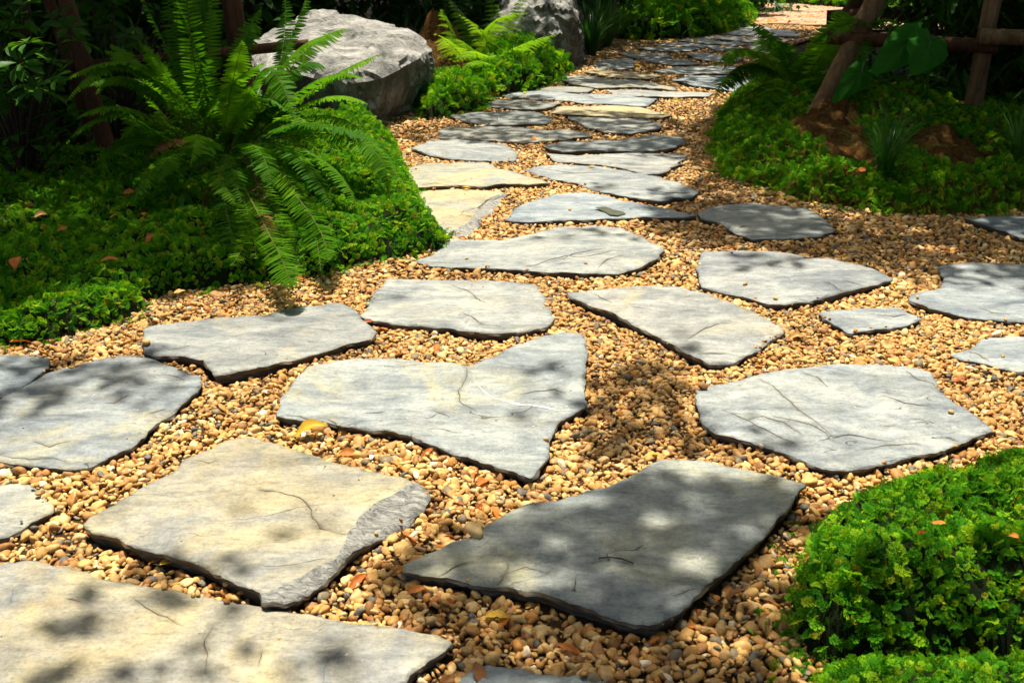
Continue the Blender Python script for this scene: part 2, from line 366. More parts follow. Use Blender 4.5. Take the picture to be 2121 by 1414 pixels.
# ------------------------------------------------------------------ the ground
def ground_sheet():
    s = 6; v = []; f = []; n = 60
    xs = np.concatenate([np.linspace(-150, -14, 8), np.linspace(-12, 12, 49), np.linspace(14, 150, 8)])
    ys = np.concatenate([np.linspace(-150, -4, 8), np.linspace(-3, 22, 51), np.linspace(25, 250, 10)])
    for y in ys:
        for x in xs: v.append((x, y, -0.03 + 0.01 * nz((x, y, 0), 0.7)))
    w = len(xs)
    for j in range(len(ys) - 1):
        for i in range(w - 1): f.append((j * w + i, j * w + i + 1, (j + 1) * w + i + 1, (j + 1) * w + i))
    return struct(link('ground', pymesh('ground', v, f, True), 'soil'))
ground_sheet()

GRAVEL_PX = [(-900, 1750), (-900, 760), (-200, 725), (0, 705), (250, 650), (300, 625), (450, 590), (600, 575), (700, 545), (840, 505), (880, 440), (830, 330),
    (790, 275), (780, 240), (880, 225), (1000, 205), (1100, 180), (1150, 150), (1200, 125), (1250, 106), (1270, 84), (1420, 74), (1525, 60), (1545, 50),
    (1700, 58), (1700, 75), (1640, 95), (1600, 130), (1570, 165), (1540, 200), (1510, 260), (1490, 330), (1500, 370), (1610, 390), (1750, 425), (1920, 438),
    (2121, 430), (2700, 430), (2700, 1040), (2121, 1060), (1800, 1120), (1720, 1200), (1720, 1320), (1720, 1750)]
GRAVEL = [tuple(gnd(*p))[:2] for p in GRAVEL_PX]

# ------------------------------------------------------------------ flagstones
ST = {}
def S(key, pts, label, tan=0.15, tint=(1, 1, 1), top=0.045, cracks=(), chip=None, group=None, wet=None): ST[key] = dict(pts=pts, label=label, tan=tan, tint=tint, top=top, cracks=cracks, chip=chip, group=group, wet=wet)
S('s1', [(-260, 1235), (-120, 1180), (0, 1168), (60, 1160), (140, 1172), (180, 1182), (235, 1207), (330, 1215), (420, 1235), (560, 1258), (700, 1285), (830, 1300), (900, 1315), (932, 1338), (918, 1357), (880, 1385), (850, 1414), (800, 1500), (600, 1600), (100, 1640), (-260, 1500)],
  'broad tan and blue-grey flagstone with rusty stains and a dark vertical fissure', 0.62, (1.05, 1.02, 1.0), 0.05,
  [[(275, 1240), (300, 1262), (345, 1282), (370, 1300)], [(440, 1300), (426, 1335), (433, 1368), (428, 1400)], [(140, 1245), (165, 1250)], [(545, 1360), (538, 1385)]])
S('s2', [(950, 1414), (972, 1390), (1010, 1379), (1060, 1386), (1130, 1389), (1210, 1401), (1285, 1416), (1330, 1500), (1250, 1580), (1000, 1560), (930, 1480)],
  'blue-grey flagstone edge poking out of the shaded gravel beside the broad tan stone', 0.0, (0.9, 0.95, 1.0))
S('s3', [(-160, 1010), (-60, 1000), (0, 998), (70, 1000), (84, 1020), (110, 1045), (112, 1062), (60, 1085), (20, 1105), (-60, 1135), (-180, 1090)],
  'pale flagstone with blunt point and dark front edge, next to the lone orange-brown nut', 0.6, (1.1, 1.08, 1.02))
S('s4', [(168, 1090), (190, 1065), (240, 1040), (280, 1010), (330, 985), (370, 965), (380, 945), (430, 925), (470, 905), (520, 900), (600, 925), (700, 960), (800, 990), (870, 1004), (892, 1018), (880, 1042), (830, 1072), (775, 1105), (720, 1150), (690, 1185), (640, 1218), (590, 1245), (550, 1248), (540, 1232), (470, 1200), (390, 1165), (330, 1150), (260, 1125), (200, 1105)],
  'cream-grey flagstone with leaf shadows and a split layered dark slope along its side', 0.44, (1.05, 1.04, 1.0), 0.075,
  [[(540, 1015), (580, 1022), (620, 1032), (640, 1048), (648, 1075), (665, 1095), (715, 1112)], [(412, 951), (430, 955), (446, 950)]],
  chip=[(905, 1000), (850, 1010), (800, 1035), (750, 1075), (718, 1112), (700, 1160), (630, 1198), (548, 1238)])
S('s5', [(-150, 900), (-80, 860), (0, 828), (40, 800), (100, 775), (170, 755), (240, 742), (285, 738), (330, 750), (380, 765), (412, 785), (415, 800), (390, 830), (350, 862), (310, 895), (280, 925), (240, 948), (190, 968), (150, 973), (100, 970), (30, 962), (-20, 950), (-120, 940)],
  'half-shaded grey flagstone with a golden stain and crumbling yellow side edge', 0.36, (0.97, 0.98, 1.0), 0.05,
  [[(335, 779), (360, 782), (380, 790)], [(220, 839), (240, 838), (255, 828), (266, 823)], [(70, 922), (105, 930), (142, 921)], [(310, 860), (325, 855), (343, 849)], [(0, 945), (60, 955), (110, 952), (140, 962)]])
S('s6', [(-140, 740), (-60, 733), (0, 735), (50, 738), (105, 745), (100, 770), (60, 800), (20, 820), (-40, 838), (-160, 830)],
  'small dark grey flagstone wedged against the mossy bank with a forked crack', 0.1, (0.85, 0.9, 0.95), 0.045, [[(62, 750), (80, 740)], [(62, 750), (72, 757)]])
S('s7', [(295, 682), (330, 672), (400, 665), (480, 655), (560, 648), (640, 632), (700, 628), (730, 640), (745, 660), (780, 690), (770, 702), (720, 712), (680, 728), (640, 742), (560, 762), (500, 772), (445, 783), (430, 770), (425, 750), (380, 740), (320, 738), (298, 730), (300, 708)],
  'grey flagstone with a bold black shadow along its notched front edge below the mossy bank', 0.3, (1, 1, 1), 0.06, [[(335, 722), (350, 728), (370, 725), (390, 720)]])
S('s8', [(800, 580), (860, 580), (950, 577), (1050, 582), (1115, 590), (1125, 610), (1140, 640), (1145, 665), (1135, 682), (1080, 692), (1010, 697), (950, 690), (920, 682), (860, 678), (810, 676), (765, 668), (745, 655), (765, 630), (775, 605), (790, 595)],
  'squarish pale grey flagstone with a curving surface crack on its far half', 0.3, (1.05, 1.05, 1.04), 0.05, [[(940, 592), (965, 600), (982, 612)], [(982, 612), (985, 622), (1005, 632)], [(960, 655), (975, 662), (1000, 678)]])
S('s9', [(858, 540), (900, 525), (935, 490), (1000, 498), (1060, 495), (1110, 480), (1150, 468), (1240, 465), (1290, 470), (1320, 490), (1350, 505), (1377, 522), (1360, 540), (1320, 560), (1270, 570), (1200, 568), (1120, 566), (1050, 560), (1000, 555), (900, 550)],
  'wide pale flagstone with wavy layered ridges, tucked against the sunlit moss mound', 0.2, (1.08, 1.08, 1.05), 0.05,
  [[(1080, 556), (1110, 552), (1140, 540), (1175, 533), (1200, 537), (1240, 532), (1270, 524), (1305, 528)], [(1165, 540), (1185, 530), (1215, 526), (1250, 520)], [(1240, 560), (1255, 545), (1290, 535)], [(1150, 551), (1180, 549)]])
S('s10', [(1172, 612), (1215, 607), (1280, 597), (1350, 593), (1420, 598), (1450, 605), (1500, 625), (1560, 648), (1622, 675), (1625, 690), (1590, 710), (1560, 730), (1520, 750), (1470, 757), (1440, 745), (1400, 720), (1340, 690), (1280, 660), (1230, 640), (1185, 622)],
  'pale slanting flagstone with a yellow-brown side edge and one long curved crack', 0.18, (1.08, 1.09, 1.1), 0.055,
  [[(1425, 708), (1445, 692), (1470, 678), (1490, 671), (1512, 670)], [(1310, 641), (1335, 643)], [(1230, 615), (1245, 622), (1265, 631)], [(1448, 737), (1470, 736), (1500, 735)]])
S('s11', [(1455, 520), (1530, 518), (1600, 522), (1680, 535), (1760, 545), (1810, 560), (1852, 580), (1820, 590), (1760, 605), (1700, 620), (1630, 635), (1590, 632), (1560, 620), (1500, 605), (1450, 595), (1442, 560)],
  'grey flagstone with two pebbles resting on it and its far edge in shade', 0.05, (1.05, 1.07, 1.1), 0.055, [[(1705, 588), (1725, 594), (1740, 603)], [(1750, 585), (1785, 594)]])
S('s12', [(1945, 550), (2000, 545), (2060, 545), (2121, 550), (2220, 560), (2270, 620), (2210, 668), (2121, 668), (2050, 665), (1980, 655), (1920, 640), (1880, 625), (1885, 608), (1945, 600), (1955, 580)],
  'grey flagstone with a stepped corner, half in shade, past the small diamond stone', 0.05, (1.0, 1.02, 1.05), 0.05, [[(2030, 640), (2055, 652), (2090, 653)]])
S('s13', [(1692, 652), (1730, 645), (1800, 640), (1860, 638), (1910, 660), (1880, 675), (1820, 684), (1760, 690), (1720, 670)],
  'small diamond-shaped pale flagstone set alone in sunlit gravel', 0.0, (1.1, 1.12, 1.15), 0.05, [[(1820, 656), (1850, 657), (1875, 653)]])
S('s14', [(1968, 735), (2010, 720), (2040, 700), (2090, 697), (2121, 698), (2220, 705), (2270, 760), (2220, 790), (2121, 772), (2050, 755), (2000, 745)],
  'pale pointed flagstone with a tan chip and a dark pebble lying on it', 0.05, (1.08, 1.1, 1.12), 0.05, [[(1995, 728), (2020, 732), (2050, 748)]])
S('s15', [(568, 862), (585, 820), (610, 785), (640, 765), (700, 750), (780, 745), (860, 750), (930, 752), (970, 760), (1010, 742), (1060, 720), (1110, 700), (1160, 688), (1205, 690), (1218, 710), (1213, 760), (1214, 840), (1190, 855), (1160, 870), (1140, 900), (1135, 945), (1120, 970), (1100, 995), (1060, 975), (1010, 958), (940, 935), (870, 910), (800, 890), (720, 880), (640, 872), (590, 866)],
  'large L-shaped pale flagstone with a white quartz vein, centre of the path', 0.24, (1.1, 1.1, 1.08), 0.06,
  [[(968, 762), (966, 785), (950, 810), (955, 835), (985, 850)], [(1080, 817), (1110, 810), (1150, 808), (1168, 814)], [(595, 862), (620, 864), (650, 872)], [(680, 870), (710, 885), (740, 878)], [(760, 855), (795, 853)], [(900, 850), (930, 862)], [(850, 896), (858, 915)]])
S('s16', [(1442, 810), (1500, 795), (1560, 782), (1620, 768), (1700, 760), (1800, 758), (1880, 762), (1930, 775), (1945, 810), (1970, 835), (2020, 865), (2055, 890), (2010, 915), (1960, 935), (1900, 945), (1840, 960), (1740, 978), (1700, 970), (1640, 945), (1560, 920), (1480, 905), (1455, 880), (1440, 845)],
  'large white-grey flagstone ruled with long slanting layered cracks, one tan pebble on it', 0.1, (1.15, 1.16, 1.16), 0.055,
  [[(1570, 790), (1600, 805), (1625, 830), (1650, 850), (1690, 880), (1720, 905)], [(1600, 868), (1640, 876), (1680, 885), (1710, 900), (1725, 915)], [(1660, 775), (1690, 785), (1712, 805)], [(1550, 875), (1580, 870), (1620, 880), (1660, 905)], [(1500, 855), (1540, 875), (1600, 905), (1650, 925)], [(1830, 825), (1870, 840), (1930, 850)], [(1700, 915), (1760, 905), (1850, 920)], [(1880, 775), (1900, 792), (1935, 800)], [(1940, 912), (1965, 910), (1990, 918)], [(1790, 935), (1830, 928), (1900, 925)]])
S('s17', [(838, 1165), (880, 1150), (960, 1115), (1030, 1075), (1100, 1045), (1180, 1030), (1250, 1010), (1310, 985), (1350, 958), (1390, 945), (1440, 950), (1520, 965), (1600, 985), (1665, 1008), (1650, 1040), (1610, 1080), (1590, 1120), (1540, 1160), (1500, 1195), (1450, 1230), (1400, 1275), (1360, 1297), (1290, 1285), (1210, 1262), (1120, 1230), (1030, 1210), (930, 1195), (870, 1190), (835, 1185)],
  'large shaded slate-grey flagstone with undercut black front edge and a thin twig on top', 0.3, (1.05, 1.06, 1.02), 0.065,  # tan raised here to turn the bluish shade tone olive
  [[(913, 1192), (930, 1180), (945, 1172), (972, 1166)], [(1035, 1212), (1045, 1195), (1052, 1178), (1048, 1165)], [(1052, 1190), (1090, 1178), (1130, 1190)], [(1188, 1205), (1190, 1225)], [(1400, 1240), (1440, 1228)]])
S('s18', [(1042, 457), (1070, 430), (1100, 418), (1150, 402), (1200, 397), (1250, 405), (1320, 420), (1380, 435), (1447, 452), (1400, 456), (1300, 453), (1200, 458), (1100, 461)],
  'triangular blue-grey flagstone bearing a dark damp patch and one pebble', 0.05, (1.02, 1.05, 1.1), 0.05, [], wet=[(1232, 430), (1255, 428), (1270, 434), (1290, 438), (1298, 443), (1280, 447), (1262, 445), (1250, 438)])
S('s19', [(1085, 350), (1110, 342), (1160, 340), (1230, 345), (1290, 352), (1350, 368), (1410, 383), (1450, 398), (1430, 410), (1380, 418), (1320, 415), (1260, 400), (1200, 382), (1140, 370)],
  'long blue-grey flagstone pointing diagonally across the path behind the triangular one', 0.05, (1.0, 1.04, 1.08), 0.05, [[(1120, 350), (1160, 354), (1190, 360), (1240, 360)], [(1340, 395), (1380, 402), (1420, 404)]])
S('s20', [(1443, 437), (1500, 423), (1560, 420), (1620, 427), (1680, 435), (1710, 455), (1735, 480), (1690, 490), (1620, 495), (1560, 497), (1520, 485), (1500, 465), (1455, 455)],
  'shaded dark grey flagstone lying just in front of the staked moss mound', 0.1, (0.9, 0.95, 0.95), 0.05, [[(1480, 438), (1530, 434), (1600, 437)], [(1530, 475), (1545, 468)]])
S('s21', [(1992, 455), (2060, 452), (2121, 450), (2220, 450), (2250, 490), (2200, 508), (2121, 497), (2060, 475)],
  'dark flagstone with pointed end hard against the staked moss mound', 0.0, (0.85, 0.9, 0.95), 0.05)
S('s22', [(828, 350), (880, 338), (950, 337), (1010, 337), (1040, 350), (1090, 365), (1142, 381), (1100, 386), (1040, 384), (990, 390), (930, 386), (870, 392), (845, 385), (835, 365)],
  'long cream-tan flagstone with a pointed end beside the sunlit moss', 0.8, (1.1, 1.08, 1.05), 0.05, [[(870, 388), (900, 384), (930, 387)]])
S('s23', [(846, 403), (900, 395), (960, 392), (1010, 393), (1052, 400), (1030, 425), (1000, 450), (985, 475), (950, 486), (910, 476), (885, 450), (870, 425)],
  'cream-tan flagstone with grey layered corner, half under the sunlit moss', 0.78, (1.1, 1.08, 1.05), 0.05, [[(955, 448), (960, 440), (990, 432), (1010, 415), (1040, 405)], [(960, 448), (975, 453)]], chip=[(1052, 398), (1015, 410), (985, 440), (975, 460), (945, 475), (915, 478)])
S('s24', [(1128, 321), (1200, 325), (1280, 320), (1350, 318), (1422, 320), (1415, 335), (1370, 362), (1330, 362), (1290, 348), (1220, 340), (1150, 335)],
  'grey wedge flagstone with a broken notch full of yellow leaf bits', 0.05, (0.98, 1.0, 1.02), 0.05, [[(1330, 322), (1380, 326), (1410, 326)]])
S('s25', [(1126, 306), (1140, 298), (1200, 293), (1280, 292), (1330, 282), (1380, 278), (1415, 285), (1420, 297), (1390, 308), (1330, 315), (1240, 315), (1160, 315)],
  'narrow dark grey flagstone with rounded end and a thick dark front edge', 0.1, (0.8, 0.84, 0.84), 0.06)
S('s26', [(853, 309), (890, 292), (950, 288), (1000, 292), (1050, 302), (1069, 315), (1065, 331), (1000, 332), (930, 330), (880, 320)],
  'oval pale grey flagstone with a small pebble, at the foot of the leafy mound', 0.05, (1.08, 1.1, 1.12), 0.05, [[(990, 310), (1020, 308), (1050, 316)]])
S('s27', [(908, 274), (930, 262), (1000, 262), (1060, 263), (1120, 270), (1180, 270), (1232, 282), (1190, 288), (1120, 295), (1080, 297), (1000, 290), (908, 287)],
  'long dappled grey flagstone with a dark crack, in front of the granite boulder', 0.25, (0.88, 0.9, 0.88), 0.05, [[(915, 270), (940, 268), (965, 271)], [(1090, 284), (1115, 282)]])
S('s28', [(933, 241), (970, 234), (1050, 231), (1100, 232), (1145, 242), (1140, 258), (1060, 260), (1000, 258), (960, 252)],
  'dappled grey-green flagstone with zigzag crack, beside the granite boulder', 0.2, (0.85, 0.88, 0.87), 0.05, [[(1005, 237), (1030, 245), (1030, 255)]])
S('s29', [(1173, 242), (1230, 243), (1320, 246), (1374, 258), (1360, 270), (1310, 277), (1250, 275), (1210, 262)],
  'dappled oval grey flagstone in front of the cream strip stone', 0.1, (0.9, 0.94, 0.94), 0.05)
S('s30', [(1138, 236), (1160, 222), (1250, 220), (1330, 222), (1392, 238), (1370, 246), (1280, 242), (1190, 240)],
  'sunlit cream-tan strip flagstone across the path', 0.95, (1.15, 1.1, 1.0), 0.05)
S('s31', [(998, 218), (1030, 207), (1090, 208), (1162, 215), (1140, 224), (1100, 230), (1040, 225)],
  'small dappled grey flagstone next to the dark fern-moss clump', 0.15, (0.85, 0.88, 0.86), 0.05)
S('s32', [(1043, 200), (1065, 188), (1120, 190), (1220, 197), (1310, 200), (1364, 206), (1335, 222), (1260, 216), (1150, 208)],
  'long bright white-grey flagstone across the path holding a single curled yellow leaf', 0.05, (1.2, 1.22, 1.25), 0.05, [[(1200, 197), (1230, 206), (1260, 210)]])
far = 'shaded grey flagstones at the far bend of the path'
S('s33', [(1253, 188), (1290, 185), (1380, 190), (1480, 192), (1470, 200), (1380, 202), (1290, 200)], 'slim pale flagstone ending under the drooping dark fern', 0.05, (1.15, 1.16, 1.18), 0.05)
S('s34', [(1098, 192), (1125, 180), (1180, 179), (1232, 184), (1215, 192), (1150, 193)], 'small grey flagstone between the bright moss clump and the long white-grey stone', 0.1, (0.9, 0.93, 0.92), 0.05)
S('s35', [(1158, 160), (1210, 157), (1260, 165), (1330, 168), (1390, 180), (1402, 187), (1320, 180), (1240, 183), (1180, 175)], 'olive-grey flagstone with a dark lifted front edge by the upright boulder', 0.5, (0.9, 0.9, 0.86), 0.06)
S('s36', [(1205, 150), (1240, 144), (1290, 150), (1382, 156), (1340, 163), (1270, 162)], 'shaded tan flagstone at the foot of the upright boulder', 0.9, (0.95, 0.92, 0.86), 0.05)
S('s37', [(1393, 166), (1430, 157), (1520, 157), (1560, 165), (1530, 192), (1440, 180)], 'broad blue-grey flagstone partly hidden by the drooping dark fern fronds', 0.0, (0.95, 1.0, 1.05), 0.05)
FARX = {'s38': 'small rounded dark flagstone in leafy gravel just past the upright boulder', 's39': 'wide grey flagstone directly behind the broad blue-grey one by the drooping fern',
    's41': 'slim dark flagstone at the foot of the drooping grass clumps', 's47': 'broad dark flagstone bordering the sunny brick paving', 's48': 'short flagstone hidden behind the raised tips of the dark fern'}
FARL = 'shaded slate-grey flagstone at the far leaf-strewn bend of the path'
for k, pts in {'s38': [(1228, 135), (1250, 124), (1310, 122), (1316, 140), (1290, 144), (1240, 141)], 's39': [(1347, 149), (1400, 138), (1480, 136), (1560, 140), (1550, 154), (1420, 154)],
    's40': [(1325, 126), (1360, 122), (1420, 124), (1454, 134), (1400, 137)], 's41': [(1280, 112), (1300, 108), (1380, 113), (1392, 120), (1310, 121)], 's42': [(1415, 112), (1470, 111), (1540, 121), (1520, 131), (1450, 125)],
    's43': [(1310, 101), (1370, 98), (1462, 100), (1430, 106), (1370, 107)], 's44': [(1350, 94), (1400, 88), (1500, 95), (1535, 102), (1480, 107), (1470, 98), (1420, 97)], 's45': [(1402, 84), (1450, 80), (1490, 85), (1560, 90), (1530, 95), (1450, 90)],
    's46': [(1450, 79), (1480, 74), (1560, 77), (1640, 82), (1620, 91), (1545, 88)], 's47': [(1498, 71), (1530, 58), (1580, 56), (1645, 66), (1660, 77), (1560, 76)], 's48': [(1548, 98), (1580, 93), (1640, 97), (1620, 110), (1560, 108)]}.items():
    S(k, pts, FARX.get(k, FARL), 0.3, (1.05, 1.06, 1.02), 0.05, group=None if k in FARX else far)
SLAB_XY = []

def resample(poly, step, amp, seed):
    out = []
    n = len(poly)
    for i in range(n):
        a = Vector(poly[i]); b = Vector(poly[(i + 1) % n]); L = (b - a).length
        k = max(1, int(round(L / step))); t = (b - a) / max(L, 1e-6); nn = Vector((-t.y, t.x))
        for j in range(k):
            q = a.lerp(b, j / k)
            st_ = nz((q.x, q.y, seed), 13.0); d = amp * (nz((q.x, q.y, seed), 8.0) + 0.5 * (1 if st_ > 0.16 else 0) - 0.4 * (1 if st_ < -0.25 else 0) + 0.5 * nz((q.x, q.y, seed), 30.0) + 0.55 * nz((q.x, q.y, seed), 75.0))
            out.append(q + nn * d)
    return out
def flagstone(key, d):
    d['top'] = top = 0.019 + (d['top'] - 0.045) * 0.75; poly = [gnd(px, py, top).to_2d() for px, py in d['pts']]
    c = sum(poly, Vector((0, 0))) / len(poly); dist = math.hypot(c.x, c.y)
    step = min(0.06, max(0.011, 0.0058 * dist - 0.004)); seed = random.random() * 50
    # smooth corners a little, then roughen
    sm = []
    for i in range(len(poly)):
        a, b = poly[i], poly[(i + 1) % len(poly)]
        sm += [a.lerp(b, 0.08), a.lerp(b, 0.92)]
    ring = resample([tuple(p) for p in sm], step, 0.0065 if dist < 5 else 0.014, seed)
    area = sum(ring[i].x * ring[(i + 1) % len(ring)].y - ring[(i + 1) % len(ring)].x * ring[i].y for i in range(len(ring)))
    if area < 0: ring.reverse()
    rp = [tuple(p) for p in ring]; SLAB_XY.append(rp)
    x0, x1 = min(p[0] for p in rp), max(p[0] for p in rp); y0, y1 = min(p[1] for p in rp), max(p[1] for p in rp)
    gx, gy = np.meshgrid(np.arange(x0, x1, step), np.arange(y0, y1, step))
    gx = gx.ravel() + rng.uniform(-.3, .3, gx.size) * step; gy = gy.ravel() + rng.uniform(-.3, .3, gy.size) * step
    ins = inpoly(gx, gy, rp); gx, gy = gx[ins], gy[ins]
    e = polydist(gx, gy, rp); ok = e > step * 0.6; gx, gy = gx[ok], gy[ok]
    verts = [Vector(p) for p in rp]; nb = len(verts)
    edges = [(i, (i + 1) % nb) for i in range(nb)]
    # cracks: a groove with one side a hair lower
    crk = []
    for ln in d['cracks']:
        q = [gnd(px, py, top).to_2d() for px, py in ln]
        pl = []
        for a, b in zip(q[:-1], q[1:]):
            k = max(2, int((b - a).length / max(step, 0.014)))
            for j in range(k):
                m = a.lerp(b, j / k); s_ = 0.006
                pl.append(m + Vector((s_ * nz((m.x, m.y, seed), 40), s_ * nz((m.x, m.y, seed + 9), 40))))
        pl.append(q[-1]); crk.append(pl)
    if crk:
        dd = np.full(gx.shape, 1e9)
        for pl in crk: dd = np.minimum(dd, polydist(gx, gy, [tuple(p) for p in pl], False))
        ok = dd > 0.010; gx, gy = gx[ok], gy[ok]
    cw = max(0.0014, 0.0007 * dist)
    for pl in crk:
        for off in (-1, 0, 1):
            base = len(verts)
            m = len(pl)
            for i, p in enumerate(pl):
                t = (pl[min(i + 1, m - 1)] - pl[max(i - 1, 0)]).normalized(); nn = Vector((-t.y, t.x))
                taper = min(1, 0.25 + 1.6 * min(i, m - 1 - i) / max(m - 1, 1))
                verts.append(p + nn * off * cw * taper)
            edges += [(base + i, base + i + 1) for i in range(m - 1)]
    chl = None
    if d['chip']:
        q = [gnd(px, py, top).to_2d() for px, py in d['chip']]; chl = []
        for a, b in zip(q[:-1], q[1:]):
            k = max(2, int((b - a).length / step))
            for j in range(k):
                m_ = a.lerp(b, j / k); chl.append(m_ + Vector((0.012 * nz((m_.x, m_.y, seed), 18), 0.012 * nz((m_.x, m_.y, seed + 4), 18))))
        chl.append(q[-1])
        dd = polydist(gx, gy, [tuple(p) for p in chl], False); ok = dd > step * 0.5; gx, gy = gx[ok], gy[ok]
        base = len(verts); verts += chl; edges += [(base + i, base + i + 1) for i in range(len(chl) - 1)]
    verts += [Vector((a, b)) for a, b in zip(gx, gy)]
    vo, eo, fo, ov, oe, of = geometry.delaunay_2d_cdt(verts, edges, [list(range(nb))], 1, 1e-5)
    X = np.array([p.x for p in vo]); Y = np.array([p.y for p in vo])
    E = polydist(X, Y, rp)
    Z = np.zeros(len(vo))
    ang = random.uniform(-0.5, 0.5) + 0.25; ca, sa = math.cos(ang), math.sin(ang)
    for i in range(len(vo)):
        u = X[i] * ca + Y[i] * sa; v = -X[i] * sa + Y[i] * ca
        z = 0.004 * nz((u * 1.4, v * 2.2, seed))
        t = nz((u * 1.3, v * 4.0, seed + 3)) + 0.35 * nz((u * 5, v * 11, seed + 5)) + 0.15 * nz((u * 14, v * 25, seed + 5))
        for lv in (-0.42, -0.12, 0.2, 0.46):
            z += 0.0028 * min(1, max(0, (t - lv) / 0.02))
        z += 0.0009 * nz((u * 20, v * 40, seed))
        ed = 0.003 + 0.03 * max(0, nz((X[i], Y[i], seed + 7), 6) + 0.12)
        if E[i] < ed:
            k = 1 - E[i] / ed
            z -= k * (0.002 + 0.013 * max(0, nz((X[i], Y[i], seed + 2), 10)))
        Z[i] = z
    tx_, ty_ = random.uniform(-.012, .012), random.uniform(-.014, .008)
    Z += (tx_ * (X - c.x) + ty_ * (Y - c.y)) * (1 if dist < 6 else 0.4)
    split = set()
    if d['chip']:
        ch = [tuple(p) for p in chl]; dc = polydist(X, Y, ch, False)
        for i in range(len(vo)):
            if dc[i] > 0.2 or dc[i] < 1e-4: continue
            best = None
            for a, b in zip(ch[:-1], ch[1:]):
                dx, dy = b[0] - a[0], b[1] - a[1]; t = max(0, min(1, ((X[i] - a[0]) * dx + (Y[i] - a[1]) * dy) / (dx * dx + dy * dy + 1e-12)))
                q = (X[i] - a[0] - t * dx) ** 2 + (Y[i] - a[1] - t * dy) ** 2
                if best is None or q < best[0] - 1e-10: best = (q, dx * (Y[i] - a[1]) - dy * (X[i] - a[0]))
            if best[1] * d.get('chipside', 1) > 0:
                n_lay = 0.010; lay = dc[i] + 0.02 * nz((X[i], Y[i], 4), 16) + 0.01 * nz((X[i], Y[i], 9), 45)
                lay = max(0, lay); st_ = math.floor(lay / n_lay) * n_lay
                Z[i] -= 0.004 + 0.40 * (0.35 * lay + 0.65 * st_) + 0.003 * nz((X[i] * 60, Y[i] * 30, seed)); split.add(i)
    Z = np.maximum(Z, -top + 0.006)
    cset = {}; dirt = set()
    for i, srcs in enumerate(ov):
        for s_ in srcs:
            cset[s_] = i
    pos = nb
    for pl in crk:
        m = len(pl)
        for off in (-1, 0, 1):
            for i in range(m):
                j = cset.get(pos + i)
                if j is not None:
                    taper = min(1, 0.2 + 1.6 * min(i, m - 1 - i) / max(m - 1, 1))
                    if off == 0: Z[j] -= 0.010 * taper; dirt.add(j)
                    elif off == 1: Z[j] += 0.0015 * taper
            pos += m
    v3 = [(X[i] - c.x, Y[i] - c.y, top + Z[i]) for i in range(len(vo))]
    faces = [tuple(f) for f in fo]; nt_ = len(faces)
    # sides: layered, slightly undercut
    bidx = [cset[i] for i in range(nb)]
    prev = bidx
    for li, (dz, inw) in enumerate(((0.007, 0.0), (0.014, 0.007), (0.024, 0.012), (top + 0.02, 0.022))):
        cur = []
        for i in range(nb):
            a = Vector(rp[i - 1]); b = Vector(rp[(i + 1) % nb]); t = (b - a).normalized(); nn = Vector((t.y, -t.x))
            x, y, z = v3[bidx[i]]
            off = -inw + 0.010 * nz((x + c.x, y + c.y, li * 3.1 + seed), 26) * (1 if li < 3 else 0)
            cur.append(len(v3)); v3.append((x + nn.x * off, y + nn.y * off, max(-0.02, z - dz) if li < 3 else -0.02))
        for i in range(nb):
            j = (i + 1) % nb
            faces.append((prev[i], cur[i], cur[j], prev[j]))
        prev = cur
    me = pymesh('flagstone', v3, faces)
    me.materials.append(M['slate']); me.materials.append(M['edge'])
    me.materials.append(M['split'])
    mi = [1 if any(q in dirt for q in faces[i]) else 2 if sum(q in split for q in faces[i]) >= 1 else 0 for i in range(nt_)] + [1] * (len(faces) - nt_); me.polygons.foreach_set('material_index', mi)
    me.polygons.foreach_set('use_smooth', [i < nt_ for i in range(len(faces))])
    # make sure the top looks up
    if nt_ and me.polygons[0].normal.z < 0: me.flip_normals()
    o = link('flagstone', me); o.location = (c.x, c.y, 0)
    tj = random.uniform(-.06, .06); vj = random.uniform(0.9, 1.08)
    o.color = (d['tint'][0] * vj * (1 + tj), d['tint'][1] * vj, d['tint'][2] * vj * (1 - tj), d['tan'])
    tag(o, d['label'], 'flagstone', d['group'])
    if d['wet']:
        q = [gnd(px, py, top + 0.009) for px, py in d['wet']]
        q = [Vector(p) for p in resample([tuple(p.to_2d()) for p in q], 0.012, 0.004, 3.0)]
        vo2, _, fo2, _, _, _ = geometry.delaunay_2d_cdt(q, [(i, (i + 1) % len(q)) for i in range(len(q))], [], 1, 1e-5)
        w = link('damp_patch', pymesh('damp_patch', [(p.x - c.x, p.y - c.y, top + 0.0095) for p in vo2], [tuple(f) for f in fo2]), 'wet', o)
        w['label'] = 'dark olive damp patch on the grey stone'
    return o
m, nt, n_, l_, p = mat('wet_slate'); M['wet'] = m
l_.new(ramp(nt, noise_tex(nt, coords(nt), 30, 5), [(0.3, (0.035, 0.04, 0.025)), (0.7, (0.075, 0.08, 0.045))]), p.inputs['Base Color']); p.inputs['Roughness'].default_value = 0.35
SLABO = {k: flagstone(k, d) for k, d in ST.items()}

